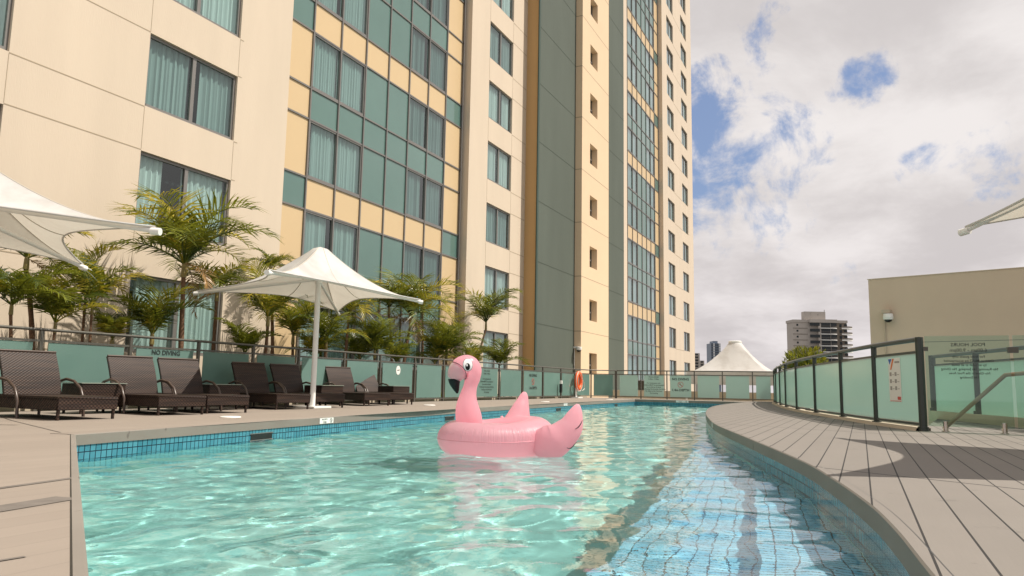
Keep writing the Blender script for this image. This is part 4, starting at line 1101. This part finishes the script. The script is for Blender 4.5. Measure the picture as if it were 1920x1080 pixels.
# bush beyond the curved fence
def bush(name, c, r, label, n=1500, seed=0, cat='shrub'):
    g = random.Random(seed); t = empty(name, (c[0], c[1], c[2]-r[2]-1.5), 0, label, cat)
    MB().tube([(0, 0, 0), (0, 0, r[2]+1.2)], [.12, .05], 8).build('stem', 'trunk', t, smooth=True)
    mb = MB()
    for i in range(n):
        v = Vector((g.gauss(0, 1), g.gauss(0, 1), g.gauss(0, 1))).normalized()*g.random()**.35
        bump_ = .75+.4*mnoise.noise(v*2.2+Vector((seed, 0, 0)))
        p = Vector((v.x*r[0]*bump_, v.y*r[1]*bump_, v.z*r[2]*bump_+r[2]+1.5))
        d = (v+Vector((g.gauss(0, .5), g.gauss(0, .5), .8+g.gauss(0, .4)))).normalized(); s_ = d.cross(Vector((g.gauss(0, 1), g.gauss(0, 1), g.gauss(0, 1)))).normalized()*.035; l_ = g.uniform(.14, .3)
        mb.quad(p-s_*.4, p+d*l_*.5-s_, p+d*l_, p+d*l_*.5+s_)
    mb.build('foliage', 'leafbush', t)
bc = atD(1512, 682, 33)
bush('shrub', bc, (1.1, 1.1, .85), 'yellow-green shrub top showing behind the curved fence below the balcony tower', seed=3)
bc = atD(1487, 700, 33)
bush('shrub', bc, (.6, .7, .7), 'smaller dark green shrub at the left of the shrub by the curved fence', n=500, seed=4)

# ------------------------------------------------------------------ far buildings
def tower(name, px0, px1, ytop, D, label, depth, builder):
    a = atD(px0, ytop, D); b = atD(px1, ytop, D)
    t = empty(name, (a.x, a.y, -14), math.atan2(b.y-a.y, b.x-a.x), label, 'tower block')
    builder(t, (b-a).to_2d().length, a.z+14, D/FPX, depth)
    return t
def balcony_tower(t, W, Hh, s, dep):
    # local x to the right, local y away from the viewer; s = metres per photo pixel
    fl = 11.05*s; nfl = int(Hh/fl)+1
    x1 = 46*s; x2 = 54*s; x3 = 87*s; x4 = 103*s
    MB().box(1*s, x1, 0, dep, 0, Hh).build('wall', 'concrete', t)
    MB().box(x1, x3-7*s, -6*s, dep, 0, Hh-.5).build('middle_wall', 'concrete', t)
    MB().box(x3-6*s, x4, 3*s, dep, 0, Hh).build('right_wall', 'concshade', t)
    MB().box(0, 30*s, -1.2*s, dep+.5, Hh, Hh+5*s).build('parapet', 'concrete', t)
    MB().box(30*s, x3-6*s, -7.2*s, dep+.5, Hh-.5*s, Hh+5.6*s).build('parapet', 'concrete', t)
    MB().box(x3-5*s, x4+1*s, 1*s, dep+.5, Hh, Hh+5*s).build('parapet', 'concrete', t)
    MB().box(24*s, 64*s, 4*s, dep-4, Hh+5*s, Hh+21*s).box(36.5*s, 38*s, 3.6*s, 4*s, Hh+5*s, Hh+21*s).build('plant_room', 'concrete', t)
    MB().box(49*s, 50.6*s, 3.6*s, 3.9*s, Hh+14*s, Hh+16*s).build('vent', 'alu', t)
    MB().tube([(63*s, 6*s, Hh+20*s), (63*s, 6*s, Hh+25*s)], .15, 6).build('mast', 'alu', t)
    for k in range(min(nfl, 12)):
        z = Hh-fl*(k+1)
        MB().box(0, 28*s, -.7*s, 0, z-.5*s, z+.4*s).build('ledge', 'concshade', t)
        MB().box(7*s, 10.5*s, -.25*s, .2*s, z+4.3*s, z+7.8*s).build('window', 'towerglass', t)
        MB().box(30*s, x1+2.5*s, -6.3*s, -5.8*s, z+4.5*s, z+10*s).build('window', 'towerglass', t)
        MB().box(x1+5*s, x2+14*s, -6.5*s, -5.8*s, z+.9*s, z+10.6*s).box(x2+15*s, x3-7*s, -6.4*s, -5.8*s, z+2*s, z+10*s).build('window', 'towerglass', t)
        b = MB(); n = 12      # rounded balcony at the corner
        cx, cy, rx, ry = 71*s, -3*s, 10.5*s, 6.5*s
        ring = [(cx+rx*math.cos(a), cy+ry*math.sin(a)) for a in [R(-100+i*150/n) for i in range(n+1)]]
        pts = [(x1+3*s, -6.1*s), (x1+3*s, -9*s)] + ring + [(71*s, 2*s)]
        for za, zb in ((z-.6*s, z+.8*s),):
            i0 = len(b.v); m_ = len(pts); b.v += [(p[0], p[1], za) for p in pts]+[(p[0], p[1], zb) for p in pts]
            b.f.append(tuple(range(i0, i0+m_))[::-1]); b.f.append(tuple(range(i0+m_, i0+2*m_)))
            for j in range(m_): b.f.append((i0+j, i0+(j+1) % m_, i0+m_+(j+1) % m_, i0+m_+j))
        bal = b.build('balcony', 'white', t)
        r_ = MB()
        for p, q in zip(pts[1:-2], pts[2:-1]): r_.obox(p, q, .1, z+3.6*s, z+4.2*s)
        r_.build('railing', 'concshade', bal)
        MB().box(x3+2*s, x3+6.5*s, 2.6*s, 3.2*s, z+3.6*s, z+9*s).build('window', 'towerglass', t)
        MB().box(x3+11*s, x4+.5*s, 2.4*s, 5*s, z+1*s, z+9*s).build('window', 'towerglass', t)
        b = MB(); cx, cy, rx, ry = x4-5*s, 6*s, 16*s, 9*s
        pts = [(cx+rx*math.cos(a), cy+ry*math.sin(a)) for a in [R(-115+i*150/n) for i in range(n+1)]] + [(x4-4*s, 10*s)]
        i0 = 0; m_ = len(pts); b.v += [(p[0], p[1], z-.6*s) for p in pts]+[(p[0], p[1], z+2*s) for p in pts]
        b.f.append(tuple(range(m_))[::-1]); b.f.append(tuple(range(m_, 2*m_)))
        for j in range(m_): b.f.append((j, (j+1) % m_, m_+(j+1) % m_, m_+j))
        bal = b.build('balcony', 'white', t)
        r_ = MB()
        for p, q in zip(pts[:-2], pts[1:-1]): r_.obox(p, q, .1, z+2.2*s, z+4.6*s)
        r_.build('railing', 'concshade', bal)
tower('balcony_tower', 1486, 1588, 604, 380, 'beige tower block with rounded balconies above the curved fence', 9, balcony_tower)
def blue_tower(t, W, Hh, s, dep):
    MB().box(0, W, 0, dep, 0, Hh).build('wall', 'bluegrey', t)
    MB().box(W*.28, W*.75, 2, dep-2, Hh, Hh+4.5*s).build('plant_room', 'bluegrey', t)
    for k in range(11):
        z = Hh-3.1*s*(k+1)
        for i in range(5): MB().box(W*(.04+.195*i), W*(.04+.195*i)+W*.15, -.3, .2, z+.8*s, z+2.4*s).build('window', 'white' if i % 3 == 1 else 'towerglass', t)
tower('blue_tower', 1333, 1351, 643.5, 800, 'distant blue-grey tower left of the marquee peak', 18, blue_tower)
def low_block(t, W, Hh, s, dep):
    MB().box(0, W, 0, dep, 0, Hh).build('wall', 'concrete', t)
    for k in range(6):
        z = Hh-5.6*s*(k+1)
        MB().box(W*.1, W*.72, -.4, .2, z+1.6*s, z+4.4*s).build('window', 'towerglass', t)
        MB().box(W*.05, W*.8, -1.0, 0, z+.6*s, z+1.5*s).build('balcony', 'concrete', t)
tower('apartment_block', 1300.5, 1312, 662, 420, 'small brown apartment block against the hotel corner', 18, low_block)
tower('apartment_block', 1313, 1320.5, 676, 520, 'tiny low block between the apartment block and the marquee', 16, low_block)

# plain rendered building on the right
rb = empty('rendered_building', (24, -.3, 0), math.atan2(-.951, -.309), 'plain taupe rendered building behind the glass gate at the right edge', 'building')
MB().box(0, 14, 0, 9, -3, 3.78).build('wall', 'taupe', rb)
MB().box(-.02, 14.02, -.02, 9.02, 3.78, 3.80).build('cap_flashing', 'taupe', rb)
MB().box(.3, 14, -.004, -.001, 1.92, 1.935).build('wall_joint', 'concshade', rb)
dc = empty('security_camera', (0, 0, 0), 0, 'white dome security camera near the corner of the taupe building', 'camera')
p = onZ(1645, 579, 2.99)
dloc = Vector((24, -.3, 0))+Matrix.Rotation(math.atan2(-.951, -.309), 3, 'Z') @ Vector((.55, -.02, 2.62))
dc.location = dloc; dc.rotation_euler = (0, 0, math.atan2(-.951, -.309))
def dome(parent):
    MB().box(-.16, .05, -.20, .0, .14, .24).build('bracket', 'kerb', parent)
    MB().lathe([(.02, .13), (.12, .12), (.135, .05), (.13, -.02), (.115, -.05)], 24, (0, -.16, 0)).build('housing', 'plasticwhite', parent, smooth=True)
    MB().ell((0, -.16, -.05), (.10, .10, .075)).build('dome', 'black', parent, smooth=True)
    MB().tube([(-.14, -.02, .14), (-.14, -.02, -2.2)], .018, 8).build('conduit', 'kerb', parent, smooth=True)
dome(dc)
cp = onX(1078, 655, 39.1)
dc2 = empty('security_camera', (39.0, YG-.02, cp.z), 0, 'small security camera on the hotel corner between green wall and yellow shaft', 'camera')
MB().box(-.05, .05, -.3, 0, .05, .15).build('bracket', 'plasticwhite', dc2)
MB().lathe([(.02, .14), (.15, .12), (.16, 0), (.14, -.05)], 20, (0, -.3, 0)).build('housing', 'plasticwhite', dc2, smooth=True)
MB().ell((0, -.3, -.05), (.13, .13, .1)).build('dome', 'black', dc2, smooth=True)
MB().tube([(.02, -.03, 0), (.02, -.03, -2.3)], .02, 8).build('conduit', 'plasticwhite', dc2, smooth=True)

# ------------------------------------------------------------------ life ring, lids, depth plates, skimmers
lr = onZ(1085, 714, .95); LX = 31.4*12.0/12.1
lrp = onY(1085, 714, 11.85)
ring = empty('life_ring', (lrp.x, 11.85, 0), R(0), 'orange life ring hanging on a white stand at the glass fence', 'life ring')
c = lrp.z; mb = MB(); n = 40
pts = [(.31*math.cos(2*math.pi*i/n), 0, c+.36*math.sin(2*math.pi*i/n)) for i in range(n+1)]
mb.tube(pts, .085, 12, cap=False).build('float', 'orange', ring, smooth=True)
rp = [(.42*math.cos(2*math.pi*i/n), -.04, c-.02+(.45+.03*math.sin(i*1.6))*math.sin(2*math.pi*i/n)) for i in range(n+1)]
MB().tube(rp, .012, 6, cap=False).build('rope', 'rope', ring, smooth=True)
MB().tube([(-.05, -.1, c+.3), (.12, -.12, c+.1), (.5, -.1, c-.1), (.62, -.08, c-.35), (.3, -.08, c-.45)], .012, 6).build('loose_rope', 'rope', ring, smooth=True)
MB().box(-.04, .04, .09, .15, 0, c+.4).build('stand', 'white', ring)
MB().box(-.3, .3, -.1, .25, .002, .05).build('base_plate', 'plasticwhite', ring)
bx = onY(1054, 729, 11.9)
gl = empty('gate_latch', (bx.x, 11.95, 0), 0, 'black and white latch box on the fence post left of the life ring', 'latch')
MB().box(-.07, .07, -.04, .06, .25, .62).build('lock_body', 'black', gl, bevel=.01); MB().box(-.05, .05, -.05, .05, .63, .78).build('cover', 'plasticwhite', gl, bevel=.01)
for i, (x, y, l_) in enumerate(((432, 782.5, 'white round skimmer lid on the deck in front of the third lounger'), (805, 760, 'white round skimmer lid on the deck left of the flamingo'), (1022, 753.5, 'white round skimmer lid on the deck behind the flamingo wings'), (1143, 749.5, 'farthest white skimmer lid near the corner of the pool'))):
    q = onZ(x, y); o = MB().lathe([(0, .018), (.13, .017), (.15, .012), (.155, .001)], 36).build('round_deck_plate', 'plasticwhite', smooth=True); o.location = (q.x, q.y, .0)
    tag(o, l_, 'skimmer lid', 'round skimmer lids on the deck')
def plate(c, xd, label, w=.40, h=.085):
    xd = Vector((*xd, 0)).normalized(); nn = Vector((xd.y, -xd.x, 0))
    t = empty('depth_sign', c, math.atan2(xd.y, xd.x), label, 'depth sign', 'depth signs on the pool edge')
    MB().box(-w/2, w/2, -.004, 0, -h/2, h/2).build('plate', 'plasticwhite', t)
    I = lambda x, z: frame_mat((x, -.006, z), (1, 0, 0), (0, 0, 1))
    lettering('MAX DEPTH', h*.34, t, I(-w*.15, h*.42), bold=.0004); lettering('1.4m', h*.62, t, I(-w*.15, h*.08), bold=.001)
    rg = MB(); n = 24; r = h*.42; cx = w*.32
    for i in range(n):
        a, b = 2*math.pi*i/n, 2*math.pi*(i+1)/n
        rg.quad((cx+r*math.cos(a), -.006, r*math.sin(a)), (cx+r*math.cos(b), -.006, r*math.sin(b)), (cx+r*.8*math.cos(b), -.006, r*.8*math.sin(b)), (cx+r*.8*math.cos(a), -.006, r*.8*math.sin(a)))
    rg.quad((cx-r*.6, -.0065, r*.5), (cx-r*.5, -.0065, r*.6), (cx+r*.6, -.0065, -r*.5), (cx+r*.5, -.0065, -r*.6)).quad((cx-r*.1, -.0065, -r*.5), (cx+r*.15, -.0065, -r*.5), (cx+r*.3, -.0065, r*.4), (cx+.0, -.0065, r*.4))
    rg.build('no_diving_symbol', 'letters', t)
def along(x):   # point on the long coping face
    for a, b in zip(lngs[:-1], lngs[1:]):
        if a.x <= x <= b.x:
            q = a.lerp(b, (x-a.x)/(b.x-a.x)); d = (b-a).normalized(); return q, d
q, d = along(9.62); plate((q.x+d.y*.014, q.y-d.x*.014, -.052), d, 'white 1.4m depth sign on the coping in front of the parasol')
q, d = along(23.2); plate((q.x+d.y*.014, q.y-d.x*.014, -.052), d, 'white depth sign on the coping behind the flamingo wings')
plate((33.5-.016, 7.2, -.052), (0, -1), 'white depth sign on the shaded far coping under the marquee', .55)
for i in range(len(curveR)-1):
    if curveR[i].x <= 12.9 < curveR[i+1].x: break
dd = (curveR[i+1]-curveR[i]).normalized(); plate((12.9-dd.y*.016, curveR[i].y+dd.x*.016, -.052), (-dd.x, -dd.y), 'white depth sign on the curved coping of the right deck')
for px0, nm in ((447, 'nearest'), (820, 'middle'), (1043, 'far'), (1140, 'farthest')):
    X = {447: 8.0, 820: 14.6, 1043: 22.5, 1140: 30.0}[px0]
    q, d = along(X); o = empty('skimmer_mouth', (q.x, q.y, -.20), math.atan2(d.y, d.x), {447: 'long dark skimmer slot in the tile band nearest the camera', 820: 'dark skimmer slot left of the flamingo head', 1043: 'dark skimmer slot behind the flamingo wings', 1140: 'farthest small dark skimmer slot in the tile band'}[px0], 'skimmer', 'skimmer slots in the waterline tiles')
    MB().box(-.24, .24, -.006, -.002, -.04, .04).build('opening', 'black', o); MB().box(-.26, .26, -.010, -.006, .04, .05).box(-.26, .26, -.010, -.006, -.05, -.04).build('frame', 'mull', o)

# ------------------------------------------------------------------ flamingo
cw = onZ(925, 848, ZW)
ax = (_r*.95+_f*.30).normalized()
S = 1.0
fm = empty('inflatable_flamingo', (cw.x, cw.y, ZW), math.atan2(ax.y, ax.x), 'pink inflatable flamingo ring with white-eyed head floating in the pool', 'pool float')
# body ring
mb = MB(); n, m_ = 96, 36
for i in range(n):
    a = 2*math.pi*i/n; cxx, cyy = math.cos(a), math.sin(a)
    rt_ = .205+.035*max(0, cxx); cz = .165+.03*max(0, cxx)
    Cx, Cy = .49*cxx+.02, .47*cyy
    for j in range(m_):
        b = 2*math.pi*j/m_
        rr = rt_*(1+.006*math.sin(34*a+2*math.sin(5*a))*max(0, math.cos(b)))
        mb.v.append((Cx+cxx*rr*math.cos(b), Cy+cyy*rr*math.cos(b), cz+rr*math.sin(b)*.98))
for i in range(n):
    for j in range(m_):
        mb.f.append((i*m_+j, ((i+1) % n)*m_+j, ((i+1) % n)*m_+(j+1) % m_, i*m_+(j+1) % m_))
mb.build('body_ring', 'pinkring', fm, smooth=True)
MB().lathe([(0, .335), (.2, .335), (.34, .33), (.45, .33)], 48).build('seat_sheet', 'pink', fm, smooth=True)
def sweep(path, n=28, sub=10, squash=1.0):
    """path: (x, z, r, y) knots, smoothed; rings stay round"""
    P = [Vector((p[0], p[3] if len(p) > 3 else 0, p[1])) for p in path]; Rr = [p[2] for p in path]; pts = []; rad = []
    for i in range(len(P)-1):
        p0, p1, p2, p3 = P[max(i-1, 0)], P[i], P[i+1], P[min(i+2, len(P)-1)]; r0, r1, r2, r3 = Rr[max(i-1, 0)], Rr[i], Rr[i+1], Rr[min(i+2, len(P)-1)]
        for k in range(sub):
            t_ = k/sub; h = lambda a, b, c, d: .5*((2*b)+(c-a)*t_+(2*a-5*b+4*c-d)*t_*t_+(3*b-a-3*c+d)*t_**3)
            pts.append(Vector((h(p0.x, p1.x, p2.x, p3.x), h(p0.y, p1.y, p2.y, p3.y), h(p0.z, p1.z, p2.z, p3.z)))); rad.append(max(.002, h(r0, r1, r2, r3)))
    pts.append(P[-1]); rad.append(Rr[-1]); return pts, rad
def sweep_mb(pts, rad, n=28, up=Vector((0, 1, 0)), sq=1.0):
    mb = MB()
    for k, p in enumerate(pts):
        d = (pts[min(k+1, len(pts)-1)]-pts[max(k-1, 0)]).normalized(); a = up; a = (a-d*a.dot(d)).normalized(); b = d.cross(a)
        for j in range(n):
            t_ = 2*math.pi*j/n; mb.v.append(tuple(p+(a*math.cos(t_)*sq+b*math.sin(t_))*rad[k]))
    for k in range(len(pts)-1):
        for j in range(n): mb.f.append((k*n+j, k*n+(j+1) % n, (k+1)*n+(j+1) % n, (k+1)*n+j))
    c0 = len(mb.v); mb.v.append(tuple(pts[0])); mb.v.append(tuple(pts[-1]))
    for j in range(n): mb.f.append((c0, (j+1) % n, j)); mb.f.append((c0+1, (len(pts)-1)*n+j, (len(pts)-1)*n+(j+1) % n))
    return mb
neck = [(-.30, .27, .10), (-.305, .31, .145), (-.315, .40, .158), (-.335, .53, .140), (-.33, .66, .105), (-.305, .78, .083), (-.285, .88, .098), (-.295, .96, .128), (-.345, 1.01, .145), (-.41, 1.0, .140), (-.455, .965, .124)]
pts, rad = sweep(neck)
sweep_mb(pts, rad, 32, sq=.92).build('neck_and_head', 'pink', fm, smooth=True)
bk = [(-.435, .98, .1295), (-.462, .955, .124), (-.49, .905, .104), (-.505, .86, .078)]
pts2, rad2 = sweep(bk); beak = sweep_mb(pts2, rad2, 32, sq=.93).build('beak', 'palepink', fm, smooth=True)
bt = [(-.503, .868, .079), (-.500, .83, .068), (-.488, .78, .050), (-.472, .73, .030), (-.462, .695, .010)]
pts3, rad3 = sweep(bt); sweep_mb(pts3, rad3, 28, sq=.93).build('beak_tip', 'blackvinyl', beak, smooth=True)
# printed smile line where the beak meets the face
i1 = 3; pc_, rc_ = pts2[2], rad2[2]
d = (pts2[4]-pts2[0]).normalized(); a = Vector((0, 1, 0)); b = d.cross(a)
ln = [pc_+(a*math.cos(t_)*.93+b*math.sin(t_))*(rc_+.003)+d*(-.02*math.cos(2*t_)) for t_ in [2*math.pi*i/48 for i in range(49)]]
MB().tube(ln, .0035, 6, cap=False).build('smile_line', 'blackvinyl', beak, smooth=True)
for sg in (-1, 1):
    def patch(nm, cx, cz, rx, rz, lift, m, par):
        """a printed oval that hugs the curved side of the head"""
        mb = MB(); rings_ = 6; n = 28; V = [(cx, cz)]
        for q in range(1, rings_+1): V += [(cx+rx*q/rings_*math.cos(2*math.pi*j/n), cz+rz*q/rings_*math.sin(2*math.pi*j/n)) for j in range(n)]
        for (x, z) in V:
            best = 0
            for P_, r_ in zip(pts, rad):
                dd_ = math.hypot(P_.x-x, P_.z-z)
                if dd_ < r_: best = max(best, .92*math.sqrt(r_*r_-dd_*dd_))
            mb.v.append((x, sg*(best+lift), z))
        for j in range(n): mb.f.append((0, 1+j, 1+(j+1) % n))
        for q in range(rings_-1):
            for j in range(n): a = 1+q*n+j; b = 1+q*n+(j+1) % n; mb.f.append((a, a+n, b+n, b))
        return mb.build(nm, m, par, smooth=True)
    patch('eye_outline', -.375, 1.035, .060, .078, .003, 'blackvinyl', fm)
    ey = patch('eye', -.375, 1.035, .056, .074, .005, 'eyewhite', fm)
    patch('pupil', -.378, 1.012, .028, .042, .007, 'blackvinyl', ey)
    patch('eye_glint', -.388, 1.030, .009, .014, .009, 'eyewhite', ey)
# wings
wn = [(.30, .17, .07, -.50), (.35, .165, .14, -.55), (.42, .16, .185, -.60), (.52, .17, .20, -.64), (.63, .24, .175, -.66), (.72, .34, .15, -.68), (.77, .47, .10, -.69), (.797, .56, .052, -.69), (.805, .60, .018, -.69)]
pw_, rw_ = sweep(wn); nw = sweep_mb(pw_, rw_, 32, up=Vector((0, 1, 0)), sq=.62).build('wing', 'pink', fm, smooth=True)
wf = [(.42, .20, .12, .44), (.45, .28, .19, .50), (.49, .38, .165, .54), (.53, .50, .122, .57), (.565, .60, .082, .60), (.585, .68, .05, .61), (.59, .72, .018, .61)]
pw2, rw2 = sweep(wf); sweep_mb(pw2, rw2, 32, up=Vector((0, 1, 0)), sq=.62).build('wing', 'pink', fm, smooth=True)
for (xa, za, xb, zb, bend) in ((.735, .34, .845, .44, -.02), (.65, .13, .785, .19, -.035)):
    pp = []
    for i in range(13):
        t_ = i/12; x = xa+(xb-xa)*t_; z = za+(zb-za)*t_+bend*math.sin(math.pi*t_)-.02
        # project onto the near face of the wing
        k = min(range(len(pw_)), key=lambda q: (pw_[q].x-x)**2+(pw_[q].z-z)**2)
        dd_ = math.hypot(pw_[k].x-x, pw_[k].z-z); r_ = rw_[k]
        dep = .62*math.sqrt(max(0, r_*r_-dd_*dd_))
        pp.append((x, pw_[k].y-dep-.002, z))
    MB().tube(pp, [.002+.004*math.sin(math.pi*i/12) for i in range(13)], 6).build('feather_mark', 'blackvinyl', nw, smooth=True)
sq_ = []
for i in range(97):
    a = 2*math.pi*i/96; cxx, cyy = math.cos(a), math.sin(a); rt_ = .205+.035*max(0, cxx)
    sq_.append((.49*cxx+.02+cxx*(rt_+.001), .47*cyy+cyy*(rt_+.001), .165+.03*max(0, cxx)))
MB().tube(sq_, .004, 6, cap=False).build('weld_seam', 'seampink', fm, smooth=True)
MB().tube([(.25, .46, .36), (.25, .50, .40)], .018, 10).build('valve', 'pink', fm, smooth=True)
